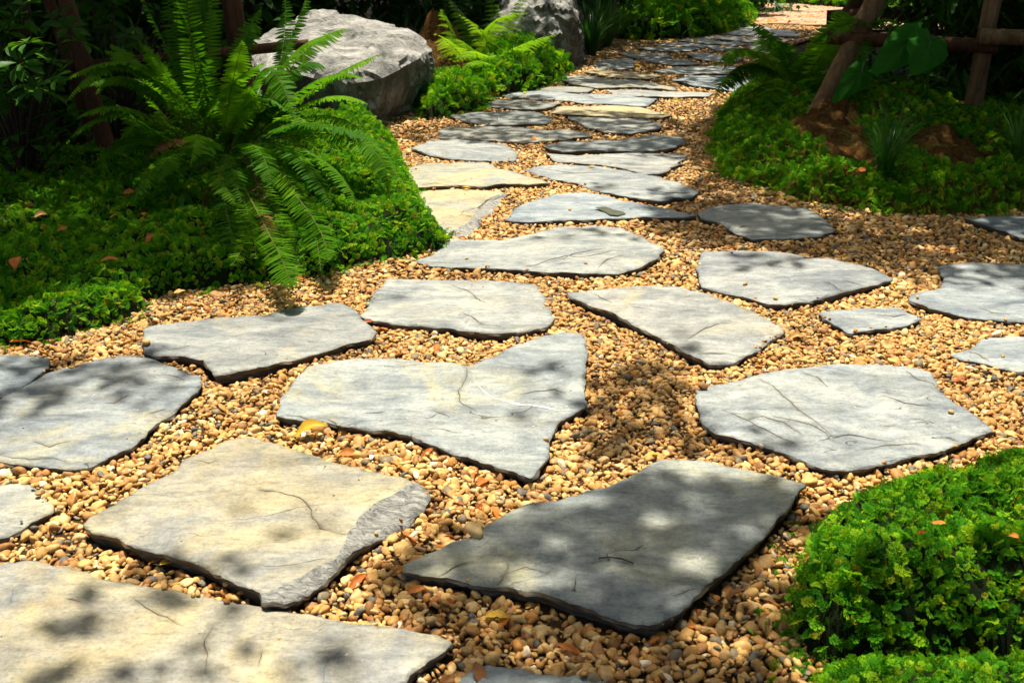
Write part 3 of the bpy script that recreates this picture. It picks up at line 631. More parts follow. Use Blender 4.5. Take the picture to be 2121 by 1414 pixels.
m, nt, n_, l_, p = mat('quartz'); M['quartz'] = m
l_.new(ramp(nt, noise_tex(nt, coords(nt), 60, 5), [(0.35, (0.38, 0.36, 0.31)), (0.6, (0.62, 0.60, 0.54))]), p.inputs['Base Color']); p.inputs['Roughness'].default_value = 0.5
def vein(key, pts, wpx):
    o = SLABO[key]; top = ST[key]['top']; v = []; f = []
    P_ = [gnd(px, py, top).to_2d() for px, py in pts]; line = []
    for a, b in zip(P_[:-1], P_[1:]):
        for j in range(8): line.append(a.lerp(b, j / 8))
    zs = {}
    for i, q in enumerate(line):
        d_ = Vector((0.0, 1.0)); w = wpx * (0.25 + abs(nz((q.x, q.y, 1), 30)) * 1.6) * math.sin(math.pi * (i + 1) / (len(line) + 1)) ** 0.5
        q = q + Vector((0, 0.006 * nz((q.x, q.y, 5), 35)))
        hit, loc, nr, fi = o.ray_cast(Vector((q.x - o.location.x, q.y - o.location.y, 1)), Vector((0, 0, -1)))
        z = (loc.z if hit else top) + 0.0012
        v += [(q.x - o.location.x, q.y - o.location.y - w, z), (q.x - o.location.x, q.y - o.location.y + w, z)]
        if i: f.append((2 * i - 2, 2 * i - 1, 2 * i + 1, 2 * i))
    ve = link('quartz_vein', pymesh('quartz_vein', v, f), 'quartz', o); ve['label'] = 'thin white quartz vein in the grey stone'
bpy.context.view_layer.update()
vein('s15', [(978, 775), (985, 795), (1015, 822), (1060, 835), (1110, 842), (1160, 852), (1195, 850)], 0.006)

def slab_z(key, x, y):
    o = SLABO[key]; hit, loc, nr, fi = o.ray_cast(Vector((x - o.location.x, y - o.location.y, 1)), Vector((0, 0, -1)))
    return loc.z if hit else ST[key]['top']
def slab_at(x, y):
    for k, rp in zip(ST, SLAB_XY):
        if bbx(rp, x, y) and inpoly([x], [y], rp)[0]: return k
_BB = {}
def bbx(poly, x, y):
    k = id(poly)
    if k not in _BB: a = np.array(poly); _BB[k] = (*a.min(0), *a.max(0))
    b = _BB[k]; return b[0] <= x <= b[2] and b[1] <= y <= b[3]
# ------------------------------------------------------------------ gravel
def pebble_mesh(i):
    bm = bmesh.new(); bmesh.ops.create_icosphere(bm, subdivisions=2, radius=1.0)
    ax = random.uniform(0.55, 0.92); az = random.uniform(0.38, 0.68); L = 0.0123 * random.uniform(0.8, 1.25); sd = i * 5.3
    cut = [Vector((random.gauss(0, 1), random.gauss(0, 1), random.gauss(0, 1))).normalized() for _ in range(6)]
    for v in bm.verts:
        p = v.co.copy()
        for q in cut:
            k = p.dot(q)
            if k > 0.56: p -= q * (k - 0.56) * 0.95
        p *= 1 + 0.16 * nz(p, 1.3, sd)
        v.co = Vector((p.x * L, p.y * L * ax, p.z * L * az))
    me = bpy.data.meshes.new('pebble'); bm.to_mesh(me); bm.free()
    me.polygons.foreach_set('use_smooth', [True] * len(me.polygons)); me.materials.append(M['pebble']); return me
PEB = [pebble_mesh(i) for i in range(20)]
PEBG = scatter_group('gravel_scatter', source_collection('pebble_shape', PEB))
MOUND_POLYS = []
def gravel():
    vo, _, fo, _, _, _ = geometry.delaunay_2d_cdt([Vector(p) for p in GRAVEL], [(i, (i + 1) % len(GRAVEL)) for i in range(len(GRAVEL))], [], 1, 1e-5)
    sv = [(p.x, p.y, 0.0) for p in vo]; sf = [tuple(f) for f in fo]
    gp = link('gravel_path', pymesh('gravel_path', sv, sf), 'grit'); struct(gp)
    if gp.data.polygons[0].normal.z < 0: gp.data.flip_normals()
    P = []
    for (y0, y1, st, scl) in ((0.9, 3.6, 0.0130, 1.0), (3.6, 6.5, 0.0165, 1.12), (6.5, 15.5, 0.025, 1.35)):
        gx, gy = np.meshgrid(np.arange(-3.2, 6.0, st), np.arange(y0, y1, st * 0.9))
        gx = gx.ravel(); gy = gy.ravel()
        gx = gx + rng.uniform(-.5, .5, gx.size) * st; gy = gy + rng.uniform(-.5, .5, gy.size) * st
        u, w = proj(gx, gy, np.zeros_like(gx))
        ok = (u > -260) & (u < 2380) & (w < 1640) & inpoly(gx, gy, GRAVEL)
        gx, gy = gx[ok], gy[ok]
        keep = np.ones(gx.size, bool); onslab = np.zeros(gx.size)
        for rp in SLAB_XY:
            xs = [p[0] for p in rp]; ys = [p[1] for p in rp]
            bb = (gx > min(xs)) & (gx < max(xs)) & (gy > min(ys)) & (gy < max(ys)) & keep
            ix = np.nonzero(bb)[0]
            if ix.size:
                i2 = inpoly(gx[ix], gy[ix], rp); ed_ = polydist(gx[ix], gy[ix], rp); i2 &= ed_ > 0.002
                spill = i2 & (ed_ < 0.016) & (rng.random(ix.size) < 0.10) & (vnoise(gx[ix], gy[ix], 3.0, 9.0) > -0.1)
                onslab[ix[spill]] = 1
                keep[ix[i2 & ~spill]] = False
        gx, gy, onslab = gx[keep], gy[keep], onslab[keep]
        for x, y, os_ in zip(gx, gy, onslab):
            big = 1.0 + abs(random.gauss(0, 0.35)) if random.random() < 0.35 else random.uniform(0.35, 1.0)
            z = random.uniform(0.001, 0.011) + 0.009 * nz((x, y, 0), 4.0)
            if os_: z = 0.028; big = min(big, 0.8)
            P.append(((x, y, z), (random.gauss(0, 0.45), random.gauss(0, 0.45), random.uniform(0, 6.28)), scl * big * 0.92, random.randrange(20)))
    # the 300 that show largest are parts of their own
    u, w = proj(np.array([p[0][0] for p in P]), np.array([p[0][1] for p in P]), np.array([p[0][2] for p in P]))
    cand = []
    for i, p in enumerate(P):
        if 5 < u[i] < 2116 and 900 < w[i] < 1410 and p[0][2] > 0.005:
            if u[i] > 1600 and w[i] > 1000: continue
            d2 = p[0][0] ** 2 + p[0][1] ** 2 + 1.5
            cand.append((p[2] / math.sqrt(d2), i))
    cand.sort(reverse=True); near = set(i for _, i in cand[:300])
    for i in near:
        p = P[i]; o = link('pebble', PEB[p[3]], None, gp); o.location = p[0]; o.rotation_euler = p[1]; o.scale = (p[2],) * 3
    for key, o_ in SLABO.items():
        rp = SLAB_XY[list(ST).index(key)]; a_ = np.array(rp); b_ = (*a_.min(0), *a_.max(0))
        if math.hypot(b_[0], b_[1]) > 6: continue
        for _ in range(int(90 * (b_[2] - b_[0]) * (b_[3] - b_[1]))):
            x, y = random.uniform(b_[0], b_[2]), random.uniform(b_[1], b_[3])
            hit, loc, nr, fi = o_.ray_cast(Vector((x - o_.location.x, y - o_.location.y, 1)), Vector((0, 0, -1)))
            if hit and loc.z > 0.012: P.append(((x, y, loc.z + 0.001), (0, 0, random.uniform(0, 6.28)), random.choice((0.08, 0.1, 0.12, 0.16, 0.24)), random.randrange(20)))
    rest = scatter('gravel', [], [], [p for i, p in enumerate(P) if i not in near], PEBG, 'pebble')
    rest['kind'] = 'stuff'; tag(rest, 'tan, brown and grey rounded gravel filling the gaps between the flagstones', 'gravel')
    print('pebbles', len(P))
gravel()

# ------------------------------------------------------------------ moss (selaginella) mounds
def sprig_mesh(i, lobes=5, L=0.05, wide=1.0):
    v = []; f = []
    def leaf(p, d, s, ln, w):
        nrm = d.cross(s).normalized()
        o = len(v)
        v.extend([p, p + d * ln * 0.55 + s * w + nrm * 0.0008, p + d * ln - nrm * 0.0012, p + d * ln * 0.55 - s * w + nrm * 0.0008])
        f.append((o, o + 1, o + 2, o + 3))
    n = lobes
    p = Vector((0, 0, 0)); dv = Vector((random.uniform(-.2, .2), random.uniform(-.2, .2), 1)).normalized()
    bend = Vector((1, random.uniform(-.4, .4), -0.15))
    for k in range(n):
        dv = (dv + bend * 0.20).normalized(); q = p + dv * (L / n)
        sd = dv.cross(Vector((0, 0, 1)))
        sd = sd.normalized() if sd.length > 0.05 else Vector((0, 1, 0))
        # stem
        o = len(v); wv = sd * 0.0007; v.extend([p - wv, p + wv, q + wv * 0.8, q - wv * 0.8]); f.append((o, o + 1, o + 2, o + 3))
        if k > 0:
            for s_ in (-1, 1):
                bl = L * 0.34 * wide * (1.15 - 0.55 * k / n) * random.uniform(0.8, 1.2)
                bd = (dv * 0.65 + sd * s_ * 0.8 + Vector((0, 0, random.uniform(-.1, .25)))).normalized()
                bs = bd.cross(Vector((bd.y, -bd.x, 0.6)).normalized()).normalized()
                bs = (sd * 0.5 + dv * 0.6 * -s_ + Vector((0, 0, .1))).normalized()
                bs = (bs - bd * bs.dot(bd)).normalized()
                for t in (0.25, 0.55, 0.8):
                    for e in (-1, 1):
                        ld = (bd * 0.8 + bs * e * 0.75).normalized()
                        leaf(p + bd * bl * t, ld, bs * 1.0 - ld * bs.dot(ld), 0.0078 * random.uniform(.8, 1.2), 0.0026)
                leaf(p + bd * bl * 0.85, bd, bs, 0.0085, 0.0028)
        p = q
    for e in (-0.8, -0.3, 0.3, 0.8):
        ld = (dv + sd * e).normalized(); leaf(p - dv * 0.002, ld, (sd - ld * sd.dot(ld)).normalized(), 0.0085, 0.0027)
    me = pymesh('moss_sprig', v, f); me.materials.append(M['sprig']); return me
SPR = [sprig_mesh(i, random.choice((4, 5, 5)), random.uniform(0.038, 0.055), random.uniform(0.85, 1.2)) for i in range(12)]
SPRG = scatter_group('moss_scatter', source_collection('sprig_shape', SPR))
MOUNDS = []
def mound(label, px, H, wid, dens, scl=(0.8, 1.3), name='ground_cover', world_poly=None, lumps=0.35, seed=0.0, soilmat='bedsoil', step=0.045, peak=None, tall=0.0, fmin=0.0):
    poly = world_poly or [tuple(gnd(*p))[:2] for p in px]
    x0, x1 = min(p[0] for p in poly), max(p[0] for p in poly); y0, y1 = min(p[1] for p in poly), max(p[1] for p in poly)
    def hgt(x, y):
        x = np.atleast_1d(np.asarray(x, float)); y = np.atleast_1d(np.asarray(y, float))
        e = polydist(x, y, poly); e = np.where(inpoly(x, y, poly), e, 0.0)
        k = np.clip(e / wid, 0, 1); h = H * np.sqrt(np.clip(1 - (1 - k) ** 2, 0, 1))
        nn = vnoise(x, y, 3.0, seed) + 0.6 * vnoise(x, y, 7.5, seed + 2) + 0.35 * vnoise(x, y, 16, seed + 3)
        h = h * (1 + lumps * nn)
        if peak:
            for (pxx, pyy, r, ph) in peak:
                h = h + ph * np.exp(-((x - pxx) ** 2 + (y - pyy) ** 2) / (r * r)) * np.clip(e / 0.15, 0, 1)
        return np.maximum(h, 0.0) + 0.004
    gx, gy = np.meshgrid(np.arange(x0, x1 + step, step), np.arange(y0, y1 + step, step))
    sh = gx.shape; fx, fy = gx.ravel(), gy.ravel()
    inn = (inpoly(fx, fy, poly) | (polydist(fx, fy, poly) < step)).reshape(sh); hz = hgt(fx, fy).reshape(sh)
    hz = np.where(inpoly(fx, fy, poly).reshape(sh), hz, -0.02)
    ids = -np.ones(sh, int); sv = []; sf = []
    for j in range(sh[0]):
        for i in range(sh[1]):
            if inn[j, i]: ids[j, i] = len(sv); sv.append((gx[j, i], gy[j, i], hz[j, i]))
    for j in range(sh[0] - 1):
        for i in range(sh[1] - 1):
            q = (ids[j, i], ids[j, i + 1], ids[j + 1, i + 1], ids[j + 1, i])
            if min(q) >= 0: sf.append(q)
    n = int((x1 - x0) * (y1 - y0) * dens)
    ax = rng.uniform(x0 - .1, x1 + .1, n); ay = rng.uniform(y0 - .1, y1 + .1, n); ok = inpoly(ax, ay, poly); ed_ = polydist(ax, ay, poly)
    rag = np.clip(0.5 + 1.1 * vnoise(ax, ay, 6.0, seed + 11), 0, 1)
    ok |= (ed_ < 0.09) & (rng.random(n) < 0.5 * rag * (1 - ed_ / 0.09))
    ax, ay = ax[ok], ay[ok]
    if MOUND_SKIP:
        for sk in MOUND_SKIP:
            ok = ~inpoly(ax, ay, sk); ax, ay = ax[ok], ay[ok]
    hh = hgt(ax, ay); ee = 0.012
    nx = (hgt(ax - ee, ay) - hgt(ax + ee, ay)) / (2 * ee); ny = (hgt(ax, ay - ee) - hgt(ax, ay + ee)) / (2 * ee)
    pts = []
    for x, y, z, a, b in zip(ax, ay, hh, nx, ny):
        nrm = Vector((max(-2.5, min(2.5, a)), max(-2.5, min(2.5, b)), 1)).normalized()
        nrm = (nrm + Vector((random.gauss(0, .28), random.gauss(0, .28), 0.25))).normalized()
        q = Vector((0, 0, 1)).rotation_difference(nrm) @ Quaternion((0, 0, 1), random.uniform(0, 6.283))
        cl = 0.5 + 0.5 * nz((x, y, 3.3), 9.0, seed)
        s_ = random.uniform(*scl) * (0.6 + 0.8 * cl) * (1.5 if random.random() < 0.06 else 1)
        pts.append(((x, y, z - 0.008), tuple(q.to_euler()), s_, random.randrange(12)))
    c = (sum(p[0] for p in poly) / len(poly), sum(p[1] for p in poly) / len(poly), 0)
    o = scatter(name, sv, sf, pts, SPRG, soilmat, c); o['kind'] = 'stuff'; tag(o, label, 'ground cover')
    MOUNDS.append((poly, hgt)); return o, hgt
MOUND_SKIP = []
# left bank
LB = [(-250, 735), (-60, 728), (50, 718), (110, 712), (180, 692), (255, 668), (290, 642), (345, 617), (430, 602), (520, 592), (605, 590), (690, 568), (770, 545), (850, 535), (925, 520), (905, 490), (880, 455), (862, 410), (838, 372), (828, 335), (812, 300), (775, 268), (700, 258), (560, 275), (300, 330), (0, 345), (-250, 350)]
mL, hL = mound('bright green feathery moss bank spilling over below the large sword fern', LB, 0.13, 0.26, 9500, (0.38, 0.7), seed=1.0, lumps=0.45)
# right bank
RBp = [(1525, 205), (1500, 240), (1480, 285), (1485, 330), (1498, 370), (1545, 388), (1605, 398), (1670, 425), (1745, 433), (1830, 444), (1925, 450), (2025, 446), (2121, 440), (2400, 436), (2400, 235), (1900, 200), (1700, 185), (1580, 185)]
pk = [tuple(gnd(1790, 300))[:2] + (0.55, 0.13), tuple(gnd(1960, 330))[:2] + (0.5, 0.08)]
clayA = [gnd(1700, 255).to_2d(), gnd(1760, 225).to_2d()]
def disc(cx, cy, rx, ry, n=14, sd=0.0):
    return [(cx + rx * math.cos(2 * math.pi * k / n) * (1 + .25 * nz((math.cos(k), math.sin(k), sd), 2)), cy + ry * math.sin(2 * math.pi * k / n) * (1 + .25 * nz((math.cos(k), math.sin(k), sd + 4), 2))) for k in range(n)]
mo = gnd(1725, 300, 0.14); mo2 = gnd(1975, 300, 0.18); mo3 = gnd(1880, 215, 0.2)
MOUND_SKIP = [disc(mo.x, mo.y, 0.2, 0.62, sd=1), disc(mo2.x, mo2.y, 0.22, 0.3, sd=2), disc(mo3.x, mo3.y, 0.3, 0.2, sd=3)]
mR, hR = mound('deep green feathery moss mound with orange clay under the wooden tree stakes', RBp, 0.12, 0.3, 7500, (0.45, 0.85), seed=2.0, lumps=0.75, soilmat='clay', peak=pk)
MOUND_SKIP = []
# near right cushion
NR = [(1640, 1285), (1655, 1200), (1705, 1135), (1820, 1090), (1970, 1055), (2121, 1005), (2300, 960), (2700, 1000), (2700, 1365), (2300, 1385), (2000, 1385), (1720, 1375), (1660, 1345)]
mN, hN = mound('plump deep green cushion of feathery moss overhanging the gravel', NR, 0.18, 0.19, 19000, (0.34, 0.62), seed=3.0, lumps=0.3, step=0.03)
NR2 = [(1690, 1432), (1760, 1410), (1900, 1400), (2121, 1390), (2500, 1370), (2500, 1800), (1700, 1800), (1660, 1560)]
mN2, hN2 = mound('fresh yellow-green strip of feathery moss in sun beside the plump cushion', NR2, 0.07, 0.1, 19000, (0.34, 0.62), seed=4.0, step=0.03)
# clumps by the boulders
mC1, hC1 = mound('dark low moss clump at the foot of the rounded granite boulder', [(880, 250), (920, 248), (975, 238), (1012, 222), (1005, 195), (940, 178), (880, 185), (868, 215)], 0.16, 0.3, 2600, (0.9, 1.4), seed=5.0)
mC2, hC2 = mound('brightly sunlit moss clump in front of the upright boulder', [(990, 212), (1040, 202), (1098, 194), (1160, 168), (1172, 152), (1150, 130), (1080, 115), (1000, 125), (975, 160)], 0.28, 0.5, 2300, (1.0, 1.6), seed=6.0)
mF1, hF1 = mound('low moss bank edging the far bend of the path', [(1290, 84), (1330, 86), (1420, 82), (1500, 70), (1545, 58), (1560, 30), (1545, 14), (1400, 26), (1290, 50)], 0.32, 0.6, 800, (1.6, 2.8), seed=7.0, step=0.09)
mF2, hF2 = mound('bright sunlit lawn of ground cover beyond the brick paving', [(1480, 2), (1560, 9), (1660, 13), (1780, 22), (1830, 34), (2200, 40), (2400, -40), (1900, -60), (1500, -50), (1380, -20)], 0.22, 0.6, 420, (2.2, 3.6), seed=8.0, step=0.2)

# ------------------------------------------------------------------ boulders and clay
def boulder(name, px, label, sub=5, amp=0.05, seed=0.0):
    pts = [at(*p) for p in px]; c = sum(pts, Vector()) / len(pts); c.z = 0
    bm = bmesh.new()
    for p in pts: bm.verts.new(p - c)
    bmesh.ops.convex_hull(bm, input=bm.verts)
    bm.verts.ensure_lookup_table()
    for v in [v for v in bm.verts if not v.link_faces]: bm.verts.remove(v)
    bmesh.ops.triangulate(bm, faces=bm.faces)
    for k in range(sub):
        longe = [e for e in bm.edges if e.calc_length() > (0.6, 0.3, 0.15, 0.08, 0.045)[k]]
        if longe: bmesh.ops.subdivide_edges(bm, edges=longe, cuts=1)
        bmesh.ops.triangulate(bm, faces=bm.faces)
        if k < 3: bmesh.ops.smooth_vert(bm, verts=bm.verts, factor=0.08, use_axis_x=True, use_axis_y=True, use_axis_z=True)
    bm.normal_update()
    for v in bm.verts:
        p = v.co + c
        d = amp * (nz(p, 2.2, seed) + 0.55 * abs(nz(p, 5, seed + 1)) + 0.3 * nz(p, 11, seed + 2) + 0.10 * nz(p, 24, seed)) 
        t = nz((p.x * 3, p.y * 3, p.z * 7), 1.0, seed + 5); d += 0.5 * amp * (1 if t > 0.12 else 0) - 0.4 * amp * (1 if nz(p, 4.2, seed + 8) > 0.25 else 0)
        v.co = v.co + v.normal * d
    me = bpy.data.meshes.new(name); bm.to_mesh(me); bm.free()
    o = link(name, me, 'rock'); o.location = c; tag(o, label, 'boulder'); return o
boulder('boulder', [(520, 262, 7.2), (700, 262, 6.9), (790, 268, 6.86), (850, 240, 7.25), (885, 205, 7.8), (895, 140, 7.55), (890, 95, 7.7), (690, 175, 6.72), (790, 165, 6.75), (868, 120, 7.15), (505, 85, 7.9), (545, 160, 7.0),
    (610, 150, 6.85), (780, 112, 6.95), (640, 25, 8.5), (760, 40, 8.35), (850, 55, 8.15), (880, 78, 7.95), (520, 240, 8.4), (880, 170, 8.5), (720, 170, 8.6)],
    'large rounded granite boulder with a flat sunlit top behind the sword fern', seed=3.0, amp=0.042)
boulder('boulder', [(1000, 165, 9.35), (1165, 152, 9.5), (1210, 146, 9.8), (1200, 120, 10.6), (1035, 30, 9.75), (1095, 14, 9.6), (1180, 12, 9.65), (1196, 40, 9.7), (1206, 100, 9.75), (1060, -30, 10.7), (1186, -22, 10.6), (1010, 120, 10.6), (1000, 90, 9.7)],
    'tall upright lichen-grey boulder at the path edge beyond the lacy ferns', seed=11.0, amp=0.06)
def clay_heap(label, c, rx, ry, h, seed):
    v = []; f = []; n, m = 110, 44
    for j in range(m + 1):
        for i in range(n):
            a = 2 * math.pi * i / n; r = j / m
            x, y = rx * r * math.cos(a), ry * r * math.sin(a)
            z = h * (1 - r ** 2.2) * (1 + 0.45 * nz((x, y, 0), 4, seed)) + (0.05 * nz((x, y, 0), 9, seed) + 0.035 * nz((x, y, 0), 22, seed) + 0.02 * nz((x, y, 0), 48, seed)) * (1 - r ** 4) - 0.03 * r
            v.append((x, y, z))
    for j in range(m):
        for i in range(n): f.append((j * n + i, j * n + (i + 1) % n, (j + 1) * n + (i + 1) % n, (j + 1) * n + i))
    me = pymesh('soil_heap', v, f, True)
    o = link('soil_heap', me, 'clay'); o.location = c; tag(o, label, 'soil'); return o
p0 = gnd(1745, 300, 0.1); clay_heap('orange clay heap with bare steep side at the foot of the leaning stake', (p0.x, p0.y + 0.25, 0.02), 0.24, 0.46, 0.27, 1.0)
p0 = gnd(1965, 320, 0.1); clay_heap('small orange clay heap beside the upright stake', (p0.x, p0.y + 0.1, 0.05), 0.2, 0.22, 0.12, 2.0)
clay_heap('dark orange clay bank between the two granite boulders', (-0.62, 8.95, -0.02), 0.36, 0.6, 0.52, 3.0)

# ------------------------------------------------------------------ fronds
def bez(pts, n):
    pts = [Vector(p) for p in pts]
    out = []
    for i in range(n + 1):
        t = i / n
        if len(pts) == 3: out.append(pts[0] * (1 - t) ** 2 + pts[1] * 2 * t * (1 - t) + pts[2] * t * t)
        else: out.append(pts[0] * (1 - t) ** 3 + pts[1] * 3 * t * (1 - t) ** 2 + pts[2] * 3 * t * t * (1 - t) + pts[3] * t ** 3)
    return out
def through(a, m, b):          # quadratic whose curve passes through m at t = 0.5
    a, m, b = Vector(a), Vector(m), Vector(b); return [a, m * 2 - (a + b) * 0.5, b]
def frond_mesh(pts, plen, pw, npair, start=0.12, roll=0.0, drop=0.25, style='sword'):
    cur = bez(pts, 40); L = sum((cur[i + 1] - cur[i]).length for i in range(40))
    mb = MB()
    # rachis
    rp = [cur[i] for i in range(0, 41, 2)]
    mb.tube(rp, [0.0028 * (1 - 0.75 * i / 20) for i in range(21)], 4)
    nr = len(mb.f)
    for k in range(npair):
        t = start + (1 - start) * (k + 0.5) / npair; fi = t * 40; i0 = min(39, int(fi)); fr = fi - i0
        p = cur[i0].lerp(cur[i0 + 1], fr); T = (cur[min(40, i0 + 1)] - cur[max(0, i0 - 1)]).normalized()
        up = Vector((0, 0, 1)); B = T.cross(up)
        if B.length < 0.15: B = T.cross(Vector((0.3, -1, 0.2)))
        B.normalize(); Nn = B.cross(T).normalized()
        q = Quaternion(T, roll); B = q @ B; Nn = q @ Nn
        if style == 'sword': prof = min(1, 0.55 + 2.6 * (t - start)) * min(1, (1 - t) * 4.2 + 0.12)
        else: prof = min(1, 0.75 + 1.2 * (t - start)) * (1 - (t - start) / (1 - start)) ** 0.85 + 0.04
        for s_ in (-1, 1):
            if random.random() < 0.03: continue
            ln = plen * prof * random.uniform(0.88, 1.1)
            d = (B * s_ * 0.96 + T * random.uniform(0.12, 0.34) - Nn * drop * random.uniform(0.5, 1.4)).normalized()
            w = T - d * T.dot(d); w.normalize(); nn = d.cross(w)
            tw = Quaternion(d, random.gauss(0, 0.16) + 0.25 * s_); w = tw @ w
            if style == 'sword':
                off = p + T * (0.25 * s_ * L / npair)
                hw = pw * (0.5 + 0.5 * prof)
                bow = Vector((0, 0, -1)) * ln * random.uniform(0.02, 0.22)
                v = [off, off + d * ln * 0.06 + w * hw * 1.15, off + d * ln * 0.05 - w * hw * 0.8, off + d * ln * 0.55 + w * hw * 0.85 + bow * 0.35, off + d * ln * 0.55 - w * hw * 0.8 + bow * 0.35,
                     off + d * ln * 0.88 + w * hw * 0.5 + bow * 0.8, off + d * ln * 0.88 - w * hw * 0.3 + bow * 0.8, off + d * ln + w * hw * 0.15 + bow]
                mb.add(v, [(0, 1, 3, 4), (0, 4, 2), (3, 5, 6, 4), (5, 7, 6)])
            else:   # bipinnate: every pinna is a comb of little lobes
                nl = max(3, int(ln / 0.011))
                for j in range(nl):
                    tt = (j + 0.6) / nl; q0 = p + d * ln * tt - Vector((0, 0, 1)) * ln * 0.22 * tt * tt
                    l2 = pw * (1 - tt * 0.85) * prof ** 0.3
                    for e in (-1, 1):
                        dd = (w * e + d * 0.45).normalized(); ww = d * (0.5 * ln / nl)
                        mb.add([q0 - ww * 0.9, q0 + ww * 0.9, q0 + dd * l2 + ww * 0.35, q0 + dd * l2 - ww * 0.2], [(0, 1, 2, 3)])
    return mb, nr
def fern(label, origin, fronds, plen, pw, pitch, style='sword', material='fern', cat='fern', drop=0.25, start=0.12):
    root = empty('fern', origin); tag(root, label, cat)
    o = Vector(origin)
    crown = MB(); crown.tube([(0, 0, -0.03), (0, 0, 0.03), (0.005, 0, 0.06)], [0.035, 0.03, 0.012], 8, True, 0.3); crown.build('crown', 'bark', root)
    for fr in fronds:
        pts = fr[0]; kw = fr[1] if len(fr) > 1 else {}
        L = sum((Vector(pts[i + 1]) - Vector(pts[i])).length for i in range(len(pts) - 1))
        mb, nr = frond_mesh(pts, kw.get('plen', plen), kw.get('pw', pw), max(8, int(L / pitch)), kw.get('start', start), kw.get('roll', random.gauss(0, 0.25)), kw.get('drop', drop), style)
        me = pymesh('frond', localise(mb.v, o), mb.f); me.materials.append(M['dry_brown' if kw.get('dead') else material]); me.materials.append(M['rachis'])
        me.polygons.foreach_set('material_index', [1] * nr + [0] * (len(mb.f) - nr))
        link('frond', me, None, root)
    return root
def px3(l, n=None): return through(*[at(*p) for p in l])
def lift(l):                   # keep a drooping frond clear of the moss below it
    out = []
    for i, (a, b, y) in enumerate(l):
        while i and at(a, b, y).z < (0, 0.19, 0.125)[i]: y -= 0.03
        out.append((a, b, y))
    return out
# large left fern: each frond from its crown through a point to its tip (pixel, pixel, distance)
C1 = Vector((-1.50, 4.75, 0.13))
tr = []
for l in [((432, 300, 4.72), (385, 160, 4.75), (338, -40, 4.9)), ((440, 300, 4.7), (405, 150, 4.65), (380, -90, 4.6)), ((446, 300, 4.75), (430, 160, 4.85), (448, -70, 5.1)),
    ((455, 300, 4.75), (475, 170, 4.9), (540, 15, 5.1)), ((462, 290, 4.65), (480, 180, 4.5), (503, 85, 4.35)), ((410, 300, 4.7), (300, 140, 4.5), (124, 172, 4.35)), ((405, 305, 4.7), (300, 175, 4.6), (172, 182, 4.7)),
    ((400, 310, 4.6), (270, 225, 4.4), (155, 248, 4.3)), ((420, 280, 4.65), (350, 165, 4.55), (303, 95, 4.5)), ((415, 290, 4.8), (310, 160, 4.9), (228, 92, 5.0)), ((395, 320, 4.55), (320, 270, 4.35), (255, 245, 4.2)),
    ((500, 290, 4.85), (580, 130, 4.95), (645, -30, 5.1)), ((505, 280, 4.85), (575, 150, 5.1), (590, -20, 5.4)), ((515, 280, 4.8), (590, 130, 4.9), (682, 74, 5.0)), ((520, 280, 4.75), (610, 150, 4.8), (672, 140, 4.9)),
    ((540, 270, 4.75), (670, 170, 4.7), (790, 112, 4.7)), ((545, 275, 4.7), (650, 170, 4.65), (752, 162, 4.6)), ((500, 290, 4.6), (548, 143, 4.45), (612, 255, 4.2)), ((555, 290, 4.75), (700, 245, 4.6), (838, 388, 4.35)),
    ((550, 290, 4.7), (690, 265, 4.5), (775, 345, 4.3)), ((545, 290, 4.65), (640, 255, 4.45), (800, 300, 4.45)), ((520, 300, 4.55), (610, 318, 4.2), (688, 432, 4.0)), ((480, 310, 4.55), (530, 305, 4.15), (565, 388, 3.95)),
    ((520, 320, 4.5), (620, 410, 4.1), (664, 562, 3.8)), ((480, 340, 4.5), (560, 490, 4.05), (607, 592, 3.68)), ((500, 330, 4.45), (545, 400, 4.15), (560, 510, 3.95)), ((420, 330, 4.5), (365, 320, 4.2), (330, 372, 4.05)),
    ((520, 300, 4.7), (610, 240, 4.6), (655, 330, 4.35)), ((450, 320, 4.5), (430, 290, 4.2), (400, 350, 4.05)), ((540, 330, 4.5), (640, 440, 4.2), (680, 540, 4.0)), ((440, 330, 4.45), (470, 330, 4.2), (500, 420, 4.0)),
    ((400, 310, 4.9), (300, 250, 4.9), (230, 330, 4.8)), ((470, 290, 4.55), (500, 230, 4.4), (520, 180, 4.3)),
    ((540, 300, 4.6), (660, 325, 4.3), (740, 430, 4.05)), ((530, 310, 4.5), (600, 375, 4.15), (640, 480, 3.95)), ((500, 320, 4.5), (560, 420, 4.1), (592, 540, 3.8)), ((560, 290, 4.7), (740, 290, 4.4), (805, 395, 4.25)),
    ((470, 330, 4.5), (510, 430, 4.1), (530, 535, 3.85)), ((450, 340, 4.4), (470, 440, 4.1), (482, 515, 3.95)), ((400, 320, 4.6), (280, 285, 4.4), (200, 340, 4.3)), ((410, 330, 4.5), (320, 350, 4.2), (275, 425, 4.1)), ((540, 280, 4.8), (660, 205, 4.8), (760, 215, 4.8)), ((530, 270, 4.8), (620, 120, 5.0), (720, 60, 5.2))]:
    l = lift(l); tr.append((px3(l),))
    j_ = [(a + random.gauss(0, 16 + 22 * (i == 2)), b + random.gauss(0, 12 + 20 * (i == 2)) + 10 * (i == 2), c + random.gauss(0, 0.06)) for i, (a, b, c) in enumerate(l)]
    if at(*j_[2]).z > 0.08 and l[2][0] < 560: tr.append((px3(j_),))
for k in range(16):
    a = random.uniform(0, 6.28); ln = random.uniform(0.3, 0.55); h = random.uniform(0.15, 0.5)
    b = C1 + Vector((random.uniform(-.1, .15), random.uniform(-.1, .1), 0.05)); tip = b + Vector((math.cos(a) * ln, abs(math.sin(a)) * ln * 0.6, h * 0.4)); mid = b + (tip - b) * 0.5 + Vector((0, 0, h * 0.5))
    tr.append((through(b, mid, tip),))
